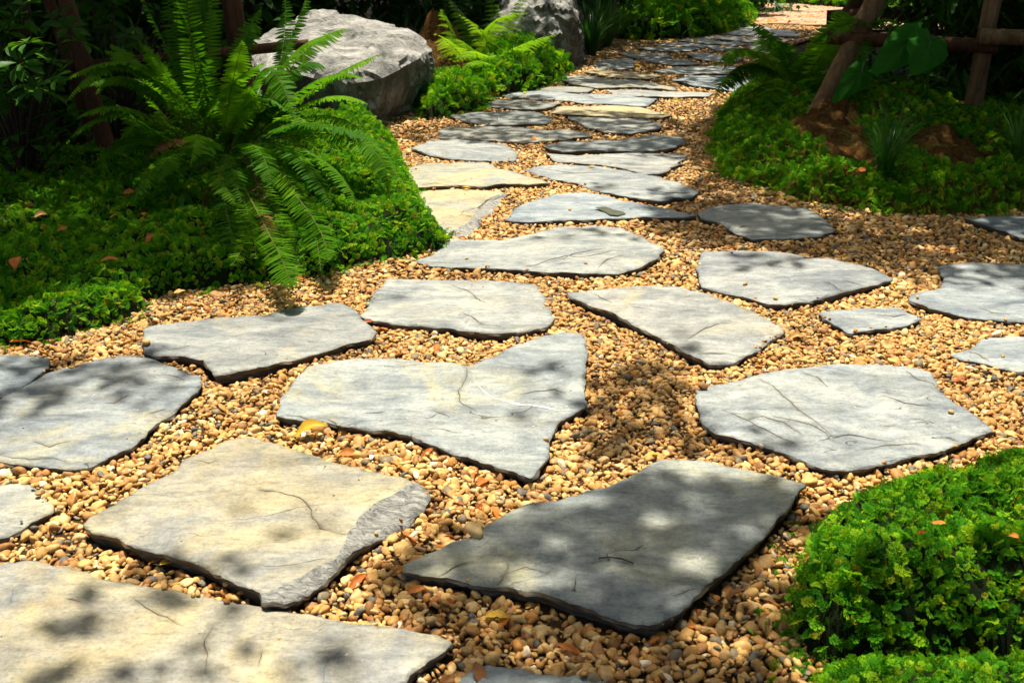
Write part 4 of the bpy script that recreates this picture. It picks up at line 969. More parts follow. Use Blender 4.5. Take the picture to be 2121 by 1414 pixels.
for l in [((470, 330, 4.45), (430, 400, 4.2), (400, 470, 4.05)), ((520, 330, 4.5), (545, 440, 4.1), (570, 500, 3.98)), ((430, 320, 4.6), (370, 290, 4.4), (300, 330, 4.3))]: tr.append((px3(lift(l)), dict(dead=True, plen=0.035)))
fern('large sword fern with long arching toothed fronds beside the granite boulder', C1, tr, 0.064, 0.0066, 0.0165)
# right fern at the stakes
C2 = at(1632, 190, 7.2); tr = []
for l in [((1640, 190, 7.2), (1622, 100, 7.1), (1546, 40, 7.0)), ((1632, 190, 7.2), (1560, 105, 7.0), (1478, 140, 6.9)), ((1628, 190, 7.15), (1545, 135, 6.9), (1478, 205, 6.7)), ((1632, 195, 7.1), (1580, 140, 6.9), (1505, 185, 6.75)),
    ((1645, 180, 7.2), (1720, 62, 6.9), (1860, 58, 6.6)), ((1640, 200, 7.1), (1590, 175, 6.9), (1520, 225, 6.7)),
    ((1655, 190, 7.0), (1730, 80, 6.5), (1800, 52, 6.2)), ((1640, 190, 7.2), (1670, 130, 7.0), (1720, 110, 6.8)), ((1650, 195, 7.1), (1680, 160, 6.8), (1715, 175, 6.6)), ((1630, 190, 7.3), (1600, 120, 7.5), (1570, 75, 7.8)),
    ((1640, 200, 7.0), (1610, 165, 6.8), (1590, 240, 6.5)), ((1640, 190, 7.3), (1650, 140, 7.6), (1700, 120, 7.9))]:
    tr.append((px3(l),)); tr.append((px3([(a + random.gauss(0, 12), b + random.gauss(0, 10), c + random.gauss(0, .1)) for a, b, c in l]),))
fern('dark sword fern drooping over the path edge beside the leaning stake', (C2.x, C2.y, 0.12), tr, 0.10, 0.009, 0.026)
# hanging fern by the rail
C3 = at(1790, 60, 6.4); tr = []
for l in [((1790, 75, 6.4), (1770, 40, 6.2), (1700, 95, 6.0)), ((1790, 75, 6.4), (1830, 40, 6.2), (1868, 62, 6.0)), ((1790, 75, 6.4), (1786, 85, 6.15), (1785, 140, 6.0)), ((1790, 75, 6.4), (1800, 20, 6.5), (1840, -10, 6.5)), ((1790, 75, 6.4), (1750, 25, 6.5), (1720, 40, 6.6))]:
    tr.append((px3(l),))
r_ = fern('small sword fern growing at the rail joint of the leaning stakes', (C3.x, C3.y, 0.12), tr, 0.06, 0.0068, 0.02)
stm = MB(); stm.tube([(0, 0, -0.02), (0.01, 0, (C3.z - 0.12) * 0.5), (0, 0, C3.z - 0.14)], [0.03, 0.02, 0.015], 7, True, 0.3); stm.build('stem', 'bark', r_)
# lacy lady ferns between the boulders
C4 = at(1000, 175, 8.85); C4.z = 0.12; tr = []
for l in [((985, 175, 8.8), (1060, 108, 8.5), (1152, 72, 8.2)), ((1000, 170, 8.85), (1015, 60, 8.8), (1092, 28, 8.6)), ((995, 170, 8.85), (960, 90, 8.7), (905, 95, 8.5)), ((990, 172, 8.8), (950, 110, 8.5), (900, 70, 8.3)),
    ((1000, 170, 8.9), (1010, 90, 8.8), (950, 30, 8.6)), ((990, 172, 8.8), (985, 110, 8.5), (945, 128, 8.3)), ((1000, 170, 8.9), (1030, 80, 9.0), (1010, -20, 9.1)), ((995, 170, 8.9), (975, 70, 9.0), (920, -10, 9.2)),
    ((990, 172, 8.75), (1010, 120, 8.5), (1040, 130, 8.3)), ((1000, 170, 9.0), (1050, 60, 9.2), (1100, -30, 9.4)), ((985, 172, 8.7), (940, 80, 8.6), (915, 20, 8.5)), ((985, 172, 8.7), (1000, 130, 8.3), (960, 140, 8.1))]:
    tr.append((px3(l), dict(start=0.35)))
fern('lacy light green fern with feathery triangular fronds between the boulders', C4, tr, 0.20, 0.028, 0.062, 'lacy', 'ladyfern', drop=0.15)

# ------------------------------------------------------------------ stakes, rails and trunks
def bark_post(name, a, b, r0, r1, label, cat, material, group=None, n=14, bow=0.0):
    a, b = Vector(a), Vector(b); mb = MB(); K = 14
    pts = [a.lerp(b, i / K) + Vector((bow * math.sin(math.pi * i / K), 0, 0)) - a for i in range(K + 1)]
    mb.tube(pts, [r0 + (r1 - r0) * i / K for i in range(K + 1)], n, True, 0.10, random.random() * 20)
    o = mb.build(name, material, None, None, True); o.location = a
    me = o.data; me.materials.append(M['cut'])
    for pl in me.polygons:
        if len(pl.vertices) > 4: pl.material_index = 1; pl.use_smooth = False
    tag(o, label, cat, group); return o
def ext(a, b, k): a, b = Vector(a), Vector(b); return a + (b - a) * k
def stake(px0, px1, k, r, label, material='pole', r1=None):
    a, b = at(*px0), at(*px1); a = a + (a - b).normalized() * 0.25
    return bark_post('tree_stake', a, ext(a, b, k), r, r1 or r * 0.85, label, 'stake', material)
stake((1690, 245, 6.1), (1818, -10, 6.35), 1.9, 0.066, 'thick peeled pole leaning at the edge of the orange clay heap')
stake((1690, 120, 7.9), (1790, -10, 7.7), 1.9, 0.07, 'dark pole leaning behind the drooping dark fern', 'polered')
stake((2005, 275, 5.95), (2058, -10, 6.0), 1.9, 0.052, 'nearly upright grey-brown pole beside the small clay heap')
def rail(px0, px1, r, label, material='pole'):
    return bark_post('support_rail', at(*px0), at(*px1), r, r, label, 'rail', material, n=12)
rail((1715, 78, 6.3), (2068, 97, 5.88), 0.041, 'thin brown rail tied across the leaning and upright poles', 'polered')
rail((2030, 76, 5.86), (2420, 90, 5.5), 0.045, 'rough brown rail resting higher on the upright pole')
rail((1712, 36, 7.62), (1960, 26, 7.4), 0.05, 'short log rail behind the dark leaning pole', 'polered')
stake((243, 385, 5.2), (185, 175, 5.3), 2.4, 0.047, 'dark brown pole standing in the shaded left bed', 'polered')
stake((196, 300, 5.7), (100, -5, 5.55), 1.7, 0.032, 'thin reddish pole leaning through the broad-leaved shrub', 'polered')
rail((120, 141, 5.45), (640, 92, 5.75), 0.027, 'low reddish rail passing behind the large sword fern', 'polered')
stake((515, 240, 5.9), (478, -10, 5.95), 1.9, 0.06, 'dark upright pole behind the large sword fern', 'polered')
a = at(1985, 212, 6.15)
st_ = bark_post('log_stump', (a.x, a.y, 0.0), (a.x, a.y, a.z), 0.07, 0.062, 'cut log stump with an orange sawn top beside the upright pole', 'stump', 'bark')

# ------------------------------------------------------------------ shrubs
def leaf_blade(L, w, n=4, fold=0.15, bow=0.2, shape=1.0):
    v = []; f = []
    for i in range(n + 1):
        t = i / n; hw = w * math.sin(math.pi * (0.06 + 0.94 * t) ** shape) if i < n else 0.0
        hw = max(hw, 0.0); z = -bow * L * t * t
        v += [(L * t, -hw, z + fold * hw), (L * t, 0, z), (L * t, hw, z + fold * hw)]
    for i in range(n):
        a = 3 * i
        f += [(a, a + 1, a + 4, a + 3), (a + 1, a + 2, a + 5, a + 4)]
    return v, f
def rosette_mesh(n, L, w, tilt):
    mb = MB()
    for k in range(n):
        v, f = leaf_blade(L * random.uniform(0.8, 1.1), w * random.uniform(0.85, 1.1), 4, 0.25, random.uniform(0.15, 0.4), 1.5)
        m_ = Matrix.Rotation(2 * math.pi * k / n + random.gauss(0, .15), 4, 'Z') @ Matrix.Rotation(-tilt + random.gauss(0, .2), 4, 'Y') @ Matrix.Translation((0.012, 0, 0))
        mb.add([m_ @ Vector(q) for q in v], f)
    me = pymesh('leaf_cluster', mb.v, mb.f, True); me.materials.append(M['gloss']); return me
ROS = [rosette_mesh(random.choice((7, 8, 9)), 0.105, 0.02, random.uniform(0.0, 0.5)) for _ in range(6)]
def broad_shrub(label, base, spots, group=None):
    root = empty('broad_leaved_shrub', base); tag(root, label, 'shrub', group)
    stem = MB()
    for (p, s_) in spots:
        p = Vector(p) - Vector(base)
        stem.tube(bez([(0, 0, -0.02), (p.x * 0.3, p.y * 0.3, p.z * 0.6), tuple(p)], 6), [0.009, 0.008, 0.007, 0.006, 0.005, 0.004, 0.003], 5)
        o = link('leaf_cluster', random.choice(ROS), None, root); o.location = p; o.scale = (s_,) * 3
        o.rotation_euler = (random.gauss(0.35, 0.35), random.gauss(0, 0.35), random.uniform(0, 6.28))
    stem.build('stem', 'bark', root)
b0 = at(60, 400, 4.95); b0.z = 0.0
sp = [((at(55, 90, 4.4)), 1.0), ((at(40, 130, 4.4)), 1.0), ((at(75, 180, 4.35)), 1.15), ((at(20, 150, 4.5)), 1.0), ((at(105, 130, 4.5)), 0.9), ((at(15, 210, 4.5)), 0.9)]
sp += [(at(random.uniform(-60, 175), random.uniform(-30, 390), random.uniform(4.6, 5.4)), random.uniform(0.85, 1.25)) for _ in range(44)]
broad_shrub('glossy broad-leaved shrub with leaf rosettes in front of the thin reddish pole', b0, sp)
b1 = at(250, 330, 6.2); b1.z = 0.0
broad_shrub('dim broad-leaved shrub in deep shade behind the large sword fern', b1, [(at(random.uniform(120, 460), random.uniform(-40, 330), random.uniform(5.9, 6.9)), random.uniform(0.9, 1.4)) for _ in range(60)])

def leafy_mesh(w, d, h, count, L, lw, seed):
    r2 = random.Random(seed); mb = MB()
    lv, lf = leaf_blade(L, lw, 3, 0.2, 0.25)
    cl = [(r2.uniform(-1, 1), r2.uniform(-1, 1), r2.uniform(0.12, 1)) for _ in range(26)]
    for k in range(count):
        c = r2.choice(cl); e = math.sqrt(max(0.05, 1 - (c[2] - 0.35) ** 2))
        p = Vector((c[0] * w * 0.42 * e + r2.gauss(0, w * 0.08), c[1] * d * 0.42 * e + r2.gauss(0, d * 0.08), max(0.03, c[2] * h * 0.9 + r2.gauss(0, h * 0.08))))
        m_ = Matrix.Translation(p) @ Matrix.Rotation(r2.uniform(0, 6.28), 4, 'Z') @ Matrix.Rotation(r2.gauss(0.25, 0.45), 4, 'Y') @ Matrix.Rotation(r2.gauss(0, 0.4), 4, 'X') @ Matrix.Scale(r2.uniform(0.6, 1.25), 4)
        mb.add([m_ @ Vector(q) for q in lv], lf)
    me = pymesh('foliage', mb.v, mb.f, True); me.materials.append(M['shrub']); return me
LEAFY = [leafy_mesh(1.0, 1.0, 1.0, 900, 0.12, 0.026, 11), leafy_mesh(1.0, 1.0, 1.0, 1100, 0.09, 0.03, 12), leafy_mesh(1.0, 1.0, 1.0, 800, 0.2, 0.014, 13)]
def stems_mesh():
    mb = MB()
    for k in range(7):
        a = 6.28 * k / 7 + random.uniform(-.3, .3); mb.tube(bez([(0, 0, -0.03), (0.05 * math.cos(a), 0.05 * math.sin(a), 0.4), (0.28 * math.cos(a), 0.28 * math.sin(a), 0.8)], 5), [0.014, 0.012, 0.01, 0.008, 0.006, 0.004], 5)
    me = pymesh('stems', mb.v, mb.f, True); me.materials.append(M['bark']); return me
STEMS = stems_mesh()
def shrub(label, x, y, w, h, kind, group=None, z=0.0):
    root = empty('shrub', (x, y, z)); tag(root, label, 'shrub', group); root.scale = (w, w, h); root.rotation_euler = (0, 0, random.uniform(0, 6.28))
    link('foliage', LEAFY[kind], None, root); link('stems', STEMS, None, root)
G1 = 'shaded shrubs filling the left bed'
for (px, y, w, h, k) in [(-120, 5.9, 1.2, 1.3, 0), (60, 6.6, 1.3, 1.4, 1), (230, 7.4, 1.4, 1.5, 0), (420, 8.6, 1.5, 1.5, 1), (330, 10.2, 1.7, 1.6, 0), (560, 10.4, 1.6, 1.5, 0), (120, 9.0, 1.8, 1.7, 0), (-150, 8.0, 1.7, 1.7, 1), (700, 11.4, 1.7, 1.5, 1), (830, 11.0, 1.5, 1.4, 2), (930, 12.0, 1.6, 1.5, 0)]:
    shrub('dim leafy shrub in the dark planting of the left bed', (px - 1060) / F * y * 1.08, y, w, h, k, G1)
G2 = 'shaded shrubs behind the wooden stakes'
for (px, y, w, h, k) in [(1880, 7.4, 1.3, 1.2, 2), (2060, 7.2, 1.3, 1.3, 0), (2230, 6.6, 1.3, 1.3, 1), (1960, 8.6, 1.5, 1.4, 0), (2180, 8.6, 1.6, 1.6, 0), (1860, 9.6, 1.3, 1.1, 1), (2080, 10.5, 1.8, 1.7, 0), (2300, 5.6, 1.2, 1.2, 2)]:
    shrub('dim leafy shrub in the dark planting behind the wooden stakes', (px - 1060) / F * y * 1.08, y, w, h, k, G2)
G3 = 'dark shrubs at the far bend'
for (px, y, w, h, k) in [(1060, 13.5, 1.8, 1.5, 0), (1230, 13.0, 1.1, 1.0, 2), (1330, 14.8, 1.4, 1.1, 0), (1440, 15.6, 1.4, 1.0, 1), (1210, 15.5, 2.0, 1.6, 0), (1500, 16.6, 1.2, 1.0, 0), (1380, 17.5, 1.8, 1.4, 0)]:
    shrub('dark leafy shrub behind the moss bank at the far bend', (px - 1060) / F * y * 1.08, y, w, h, k, G3)
G4 = 'shrubs beyond the brick paving'
for (px, y, w, h, k) in [(1480, 23, 2.4, 1.8, 0), (1600, 25, 2.6, 2.0, 1), (1740, 25, 2.6, 2.0, 0), (1880, 24, 2.6, 2.0, 1), (2020, 22, 2.6, 2.0, 0), (2160, 20, 2.4, 2.0, 1), (1300, 22, 2.6, 2.0, 0), (1120, 20, 2.4, 1.9, 1)]:
    shrub('leafy shrub beyond the brick paving and sunny ground cover', (px - 1060) / F * y * 1.08, y, w, h, k, G4)

# ------------------------------------------------------------------ grass tufts
def tuft(label, x, y, z, n, L, w, spread=0.6, group=None):
    mb = MB()
    for k in range(n):
        a = random.uniform(0, 6.28); ll = L * random.uniform(0.6, 1.1); s_ = spread * random.uniform(0.2, 1.0)
        d = Vector((math.cos(a), math.sin(a), 0)); pr = Vector((-d.y, d.x, 0)) * w
        b = d * random.uniform(0, 0.04)
        K = 5; vs_ = []
        for i in range(K + 1):
            t = i / K; p = b + d * ll * s_ * t ** 1.4 + Vector((0, 0, ll * (t * (1.0 - 0.15 * s_) - 0.62 * s_ * t * t)))
            ww = pr * (1 - t) ** 0.6; vs_ += [p - ww, p + ww]
        mb.add(vs_, [(2 * i, 2 * i + 1, 2 * i + 3, 2 * i + 2) for i in range(K)])
    o = mb.build('grass_tuft', 'grass'); o.location = (x, y, z); tag(o, label, 'grass', group); return o
q = gnd(1835, 330, 0.2); tuft('sparse tuft of long thin grass on the moss mound by the orange clay', q.x, q.y, 0.15, 150, 0.42, 0.0032, 0.9)
q = gnd(2105, 330, 0.12); tuft('arching dark grass clump to the side of the upright pole', q.x, q.y, 0.13, 70, 0.5, 0.005, 0.9)
q = gnd(1225, 118, 0.0); tuft('dark drooping grass clump beside the upright boulder', q.x, q.y, 0, 130, 0.75, 0.008, 0.7)
q = gnd(1262, 104, 0.0); tuft('dark drooping grass clump at the foot of the far slender trunks', q.x, q.y + 0.3, 0, 110, 0.8, 0.008, 0.7)
q = gnd(1420, 60, 0.0); tuft('shaded grass clump growing on the far moss bank', q.x, q.y + 0.3, 0.15, 90, 0.6, 0.01, 0.9)
q = gnd(430, 470, 0.12); tuft('thin wiry grass tuft in the moss under the sword fern', q.x, q.y, 0.12, 26, 0.16, 0.0018, 1.0)

# ------------------------------------------------------------------ taro
def taro_leaf(L, w):
    v = [(0, 0, 0)]; f = []; nA, nR = 48, 7; out = []
    for k in range(nA):
        th = -math.pi + 2 * math.pi * (k + 0.5) / nA; a = abs(th)
        rx = np.interp(a, [0, 0.25, 0.6, 1.1, 1.7, 2.3, 2.75, 3.0, 3.14], [1.0, 0.86, 0.70, 0.60, 0.56, 0.55, 0.50, 0.30, 0.10])
        out.append((th, rx))
    for j in range(1, nR + 1):
        for th, rx in out:
            r = L * rx * j / nR; x, y = r * math.cos(th), r * math.sin(th) * w / (L * 0.56)
            z = 0.16 * abs(y) - 0.55 * max(0, x) ** 2 / L - 0.35 * y * y / w + 0.006 * math.sin(th * 9) * (j / nR) + (0.008 * nz((x, y, L), 25) if j == nR else 0)
            v.append((x, y, z))
    for k in range(nA):
        k2 = (k + 1) % nA
        if k2: f.append((0, 1 + k, 1 + k2))
        for j in range(nR - 1):
            if k2: f.append((1 + j * nA + k, 1 + (j + 1) * nA + k, 1 + (j + 1) * nA + k2, 1 + j * nA + k2))
    me = pymesh('leaf', v, f, True); me.materials.append(M['taro']); return me
def taro_veins(L, w):
    mb = MB()
    def zz(x, y): return 0.16 * abs(y) - 0.55 * max(0, x) ** 2 / L - 0.35 * y * y / w + 0.002
    mb.tube([(L * t, 0, zz(L * t, 0)) for t in np.linspace(0, 0.95, 8)], [0.0035 * (1 - 0.1 * i) for i in range(8)], 5)
    for sgn in (-1, 1):
        for x0, th, ln in ((0.0, 2.5, 0.4), (0.0, 1.7, 0.45), (0.18, 1.0, 0.42), (0.38, 0.85, 0.32), (0.58, 0.75, 0.2)):
            pts = [(x0 * L + L * ln * t * math.cos(th), sgn * L * ln * t * math.sin(th) * w / (L * 0.56)) for t in np.linspace(0, 1, 5)]
            mb.tube([(x, y, zz(x, y)) for x, y in pts], [0.002, 0.0018, 0.0015, 0.0012, 0.0008], 4)
    return mb
tb = at(1915, 260, 6.0); tb.z = 0.12
root = empty('taro_plant', tb); tag(root, 'taro plant with broad heart-shaped leaves in front of the brown rail', 'plant')
for (px, py, y, L, w, dirpx, pitch) in [(1893, 80, 5.75, 0.27, 0.11, (1835, 122, 5.6), 0), (1928, 88, 5.65, 0.2, 0.115, (1912, 128, 5.5), 0), (1785, 150, 5.9, 0.22, 0.075, (1742, 190, 5.75), 0)]:
    c = at(px, py, y); t = at(*dirpx); X = (t - c).normalized(); Zr = Vector((0.1, -0.75, 0.65)); Y = Zr.cross(X).normalized(); Zv = X.cross(Y)
    o = link('leaf', taro_leaf(L, w), None, root)
    taro_veins(L, w).build('vein', 'grass', o)
    mw = Matrix((X, Y, Zv)).transposed().to_4x4(); mw.translation = c - tb; o.matrix_local = mw
    mb = MB(); cc = c - tb; mb.tube(bez([(0, 0, -0.02), (cc.x * 0.3, cc.y * 0.3 + 0.05, cc.z * 0.8), tuple(cc)], 8), [0.009] * 3 + [0.007] * 3 + [0.005] * 3, 6); mb.build('stalk', 'grass', root, None, True)

# seedling in the left moss
q = gnd(385, 440, 0.13); root = empty('seedling', (q.x, q.y, 0.13)); tag(root, 'lone seedling with three drooping leaves in the moss bank', 'seedling')
mb = MB(); mb.tube([(0, 0, -0.02), (0.004, 0, 0.05), (0, 0, 0.085)], 0.0022, 5); mb.build('stem', 'grass', root)
for a in (3.4, 4.6, 5.7, 1.2):
    v, f = leaf_blade(0.075, 0.017, 5, 0.3, 0.5); me = pymesh('leaf', v, f, True); me.materials.append(M['gloss'])
    o = link('leaf', me, None, root); o.location = (0, 0, 0.084); o.rotation_euler = (0, 0.55, a)

# ------------------------------------------------------------------ brick paving (far)
bp = [gnd(1530, 52), gnd(1780, 62), gnd(2050, 60), gnd(1900, 22), gnd(1660, 8), gnd(1555, 9), gnd(1490, 20)]
bpoly = [tuple(p)[:2] for p in bp]
pv = struct(link('brick_paving', pymesh('brick_paving', [(x, y, 0.0) for x, y in bpoly], [tuple(range(len(bpoly)))]), 'grit'))
if pv.data.polygons[0].normal.z < 0: pv.data.flip_normals()
def boxmesh(name, x, y, z, bev):
    bm = bmesh.new(); bmesh.ops.create_cube(bm, size=1.0)
    for v in bm.verts: v.co = Vector((v.co.x * x, v.co.y * y, v.co.z * z))
    bmesh.ops.bevel(bm, geom=[e for e in bm.edges if e.verts[0].co.z > 0 and e.verts[1].co.z > 0], offset=bev, segments=1, affect='EDGES')
    me = bpy.data.meshes.new(name); bm.to_mesh(me); bm.free(); me.materials.append(M['brick']); return me
BR = boxmesh('brick', 0.25, 0.13, 0.06, 0.008)
rows = []; ang = 0.12; ca, sa = math.cos(ang), math.sin(ang)
cx0, cy0 = bpoly[0]; k = 0
for j in range(-6, 46):
    for i in range(-14, 40):
        lx = (i + 0.5 * (j % 2)) * 0.265; ly = j * 0.145
        x = cx0 + lx * ca + ly * sa; y = cy0 - lx * sa + ly * ca
        if inpoly([x], [y], bpoly)[0] and polydist([x], [y], bpoly)[0] > 0.08: rows.append((y, x))
rows.sort(); restb = MB()
cube_v = [(-.125, -.065, -.03), (.125, -.065, -.03), (.125, .065, -.03), (-.125, .065, -.03), (-.12, -.06, .03), (.12, -.06, .03), (.12, .06, .03), (-.12, .06, .03)]
cube_f = [(4, 5, 6, 7), (0, 1, 5, 4), (1, 2, 6, 5), (2, 3, 7, 6), (3, 0, 4, 7)]
vis = []
for y, x in rows:
    u, w = proj(np.array([x]), np.array([y]), np.array([0.02])); vis.append(1500 < u[0] < 1770)
cnt = 0
for (y, x), vz in zip(rows, vis):
    zz = 0.004 + random.uniform(-0.004, 0.005)
    if vz and cnt < 290:
        o = link('brick', BR, None, pv); o.location = (x, y, zz); o.rotation_euler = (0, 0, -ang + random.gauss(0, .02)); cnt += 1
    else:
        restb.add([(x + a * ca + b * sa, y - a * sa + b * ca, zz + c) for a, b, c in cube_v], cube_f)
if restb.v:
    o = restb.build('bricks', 'brick', pv); o['kind'] = 'stuff'
print('bricks', len(rows))

# ------------------------------------------------------------------ trees, some unseen, with leaves placed to cast the dappled shade
def gp(l): return [tuple(gnd(*p))[:2] for p in l]
SHADE = [  # (ground polygon, density)
    (gp([(1385, 268), (1430, 330), (1440, 400), (1330, 468), (1460, 512), (1640, 530), (1840, 560), (1960, 590), (2121, 590), (2700, 560), (2700, 60), (1830, 64), (1700, 84), (1600, 118), (1530, 190), (1500, 225), (1470, 255)]), 0.88),
    (gp([(780, 250), (900, 234), (1130, 234), (1390, 250), (1430, 300), (1420, 345), (1300, 330), (1120, 315), (840, 300)]), 0.42),
    (gp([(880, 240), (1000, 222), (1100, 205), (1150, 226), (1000, 234)]), 0.5),
    (gp([(1050, 182), (1230, 183), (1480, 188), (1540, 160), (1700, 80), (1700, 64), (1540, 62), (1270, 60), (1180, 130)]), 0.45),
    (gp([(1030, 1085), (1180, 1040), (1270, 1015), (1450, 1010), (1560, 1040), (1660, 1030), (1690, 1090), (1690, 1300), (1640, 1414), (1640, 1700), (1050, 1700), (900, 1414), (940, 1340), (760, 1290), (790, 1200), (850, 1150)]), 0.72),
    (gp([(-150, 830), (0, 790), (150, 755), (300, 735), (400, 780), (330, 840), (180, 850), (60, 900), (-150, 950)]), 0.3),
    (gp([(1720, 1090), (1900, 1060), (2060, 1080), (2250, 1150), (2300, 1340), (2000, 1380), (1720, 1340), (1660, 1250)]), 1.0),
    (gp([(1240, 800), (1330, 760), (1430, 780), (1440, 900), (1420, 930), (1290, 960), (1180, 930), (1200, 870)]), 0.4),
    (gp([(-400, 735), (0, 700), (250, 640), (560, 585), (690, 540), (640, 420), (600, 300), (540, 250), (480, 120), (520, -60), (-700, -60)]), 1.0),
]
def lit(px, py, y, r, k=0.0): p = at(px, py, y); g = p - SUN * (p.z / SUN.z); return (g.x, g.y, r, k)
SPOTS = [lit(740, 90, 7.6, 0.75), lit(640, 80, 7.6, 0.6), lit(560, 130, 7.2, 0.4), lit(850, 90, 7.6, 0.35), lit(600, 320, 4.2, 0.3), lit(700, 300, 4.4, 0.3), lit(760, 380, 4.3, 0.42), lit(820, 450, 4.0, 0.4), lit(760, 500, 3.95, 0.2), lit(800, 320, 4.8, 0.35), lit(740, 270, 5.2, 0.4), lit(660, 200, 4.8, 0.3),
    lit(1050, 30, 8.6, 0.16), lit(1120, 90, 8.3, 0.25), lit(1030, 165, 8.5, 0.3), lit(60, 110, 4.4, 0.2, 0.0), lit(75, 175, 4.35, 0.14, 0.0), lit(590, 40, 5.0, 0.16), lit(230, 145, 4.5, 0.22, 0.1), lit(240, 470, 4.2, 0.25, 0.65), lit(470, 500, 4.0, 0.2, 0.65), lit(120, 560, 3.9, 0.2, 0.65),
    lit(1130, 90, 9.5, 0.55, 0.1), lit(1570, 350, 5.0, 0.25, 0.55), lit(1750, 400, 4.8, 0.25, 0.7), lit(1000, 420, 4.3, 0.3), lit(640, 430, 4.1, 0.26), lit(680, 240, 4.6, 0.3), lit(600, 520, 3.9, 0.12, 0.2), lit(560, 360, 4.0, 0.14), lit(780, 130, 4.7, 0.2), lit(1750, 1400, 1.65, 0.14), lit(1950, 1400, 1.65, 0.16), lit(2100, 1400, 1.65, 0.16), lit(2060, 960, 2.25, 0.2), lit(2110, 930, 2.3, 0.22), lit(1960, 990, 2.2, 0.12), lit(390, 60, 4.7, 0.14, 0.1), lit(1640, 20, 20, 1.5)]
DARKS = []
for (px, py, r, k) in [(540, 1055, 0.055, 0.8), (640, 1090, 0.06, 0.8), (520, 1190, 0.06, 0.7), (600, 1150, 0.05, 0.6), (250, 1092, 0.05, 0.6), (270, 1195, 0.07, 0.8), (140, 1268, 0.06, 0.7), (235, 1290, 0.06, 0.7), (60, 1395, 0.07, 0.8), (340, 1395, 0.07, 0.8), (430, 1240, 0.05, 0.5),
    (650, 1345, 0.07, 0.6), (800, 1360, 0.09, 0.7), (480, 1300, 0.05, 0.5), (1500, 860, 0.08, 0.6), (1560, 930, 0.07, 0.5), (1130, 765, 0.09, 0.5), (1080, 880, 0.05, 0.4), (1600, 535, 0.15, 0.6), (1430, 715, 0.06, 0.5), (1400, 690, 0.04, 0.4), (560, 655, 0.12, 0.4), (830, 610, 0.08, 0.3), (1270, 372, 0.12, 0.5), (1380, 395, 0.15, 0.6), (1240, 480, 0.2, 0.3), (2000, 560, 0.25, 0.7)]:
    g = gnd(px, py, 0.05); DARKS.append((g.x - SUN.x / SUN.z * 0.03, g.y - SUN.y / SUN.z * 0.03, r * 0.8, k * 0.28))
def density(X, Y):
    X = np.asarray(X); Y = np.asarray(Y)
    wx = vnoise(X, Y, 1.9, 1.0); wy = vnoise(X, Y, 1.9, 7.0)
    sc_ = np.clip(np.hypot(X, Y) / 6.0, 0.3, 1.3)
    Xw = X + 0.16 * wx * sc_; Yw = Y + 0.16 * wy * sc_
    u, w = proj(X, Y, np.zeros_like(X))
    inframe = (u > -120) & (u < 2240) & (w > -30) & (w < 1560) & (Y > 0.5)
    dn = np.where(inframe, 0.0, 0.55)
    # beyond the frame: the canopy goes on with loose gaps
    gp_ = vnoise(X, Y, 0.9, 4.0)
    dn = np.where(~inframe, np.clip(0.6 + 0.9 * gp_, 0.05, 0.95), dn)
    bk = inframe & (w < 176) & (u < 1530); dn = np.where(bk, 0.95, dn)
    far_ = inframe & (w < 48) & (u > 1480); dn = np.where(far_, 0.03, dn)
    for poly, k in SHADE: dn = np.where(inpoly(Xw, Yw, poly), k, dn)
    for (x, y, r, k) in SPOTS:
        dn = np.where(np.hypot(X - x + 0.3 * r * wx, (Y - y + 0.3 * r * wy) * 0.8) < r, k, dn)
    for (x, y, r, k) in DARKS:
        dn = np.where(np.hypot((X - x) * 0.8 + 0.5 * r * wx, Y - y + 0.5 * r * wy) < r, np.maximum(dn, k), dn)
    return dn
TREES = [(-3.0, 6.3, 'young tree rising among the poles of the left bed'), (3.6, 6.6, 'young tree rising behind the stakes of the clay mound'), (1.0, 12.9, 'slender tree with a dark trunk beside the far bend'),
         (-3.4, 11.5, 'tree with a dark trunk deep in the left bed'), (5.6, 11.8, 'tree with a dark trunk beyond the stakes'), (-3.8, 1.2, 'shade tree at the side of the mossy left bank'), (4.4, 0.6, 'shade tree past the near moss cushion'), (-0.6, 16.6, 'tree behind the dark shrubs of the far bend'), (0.9, -3.0, 'shade tree at the near end of the flagstone path')]
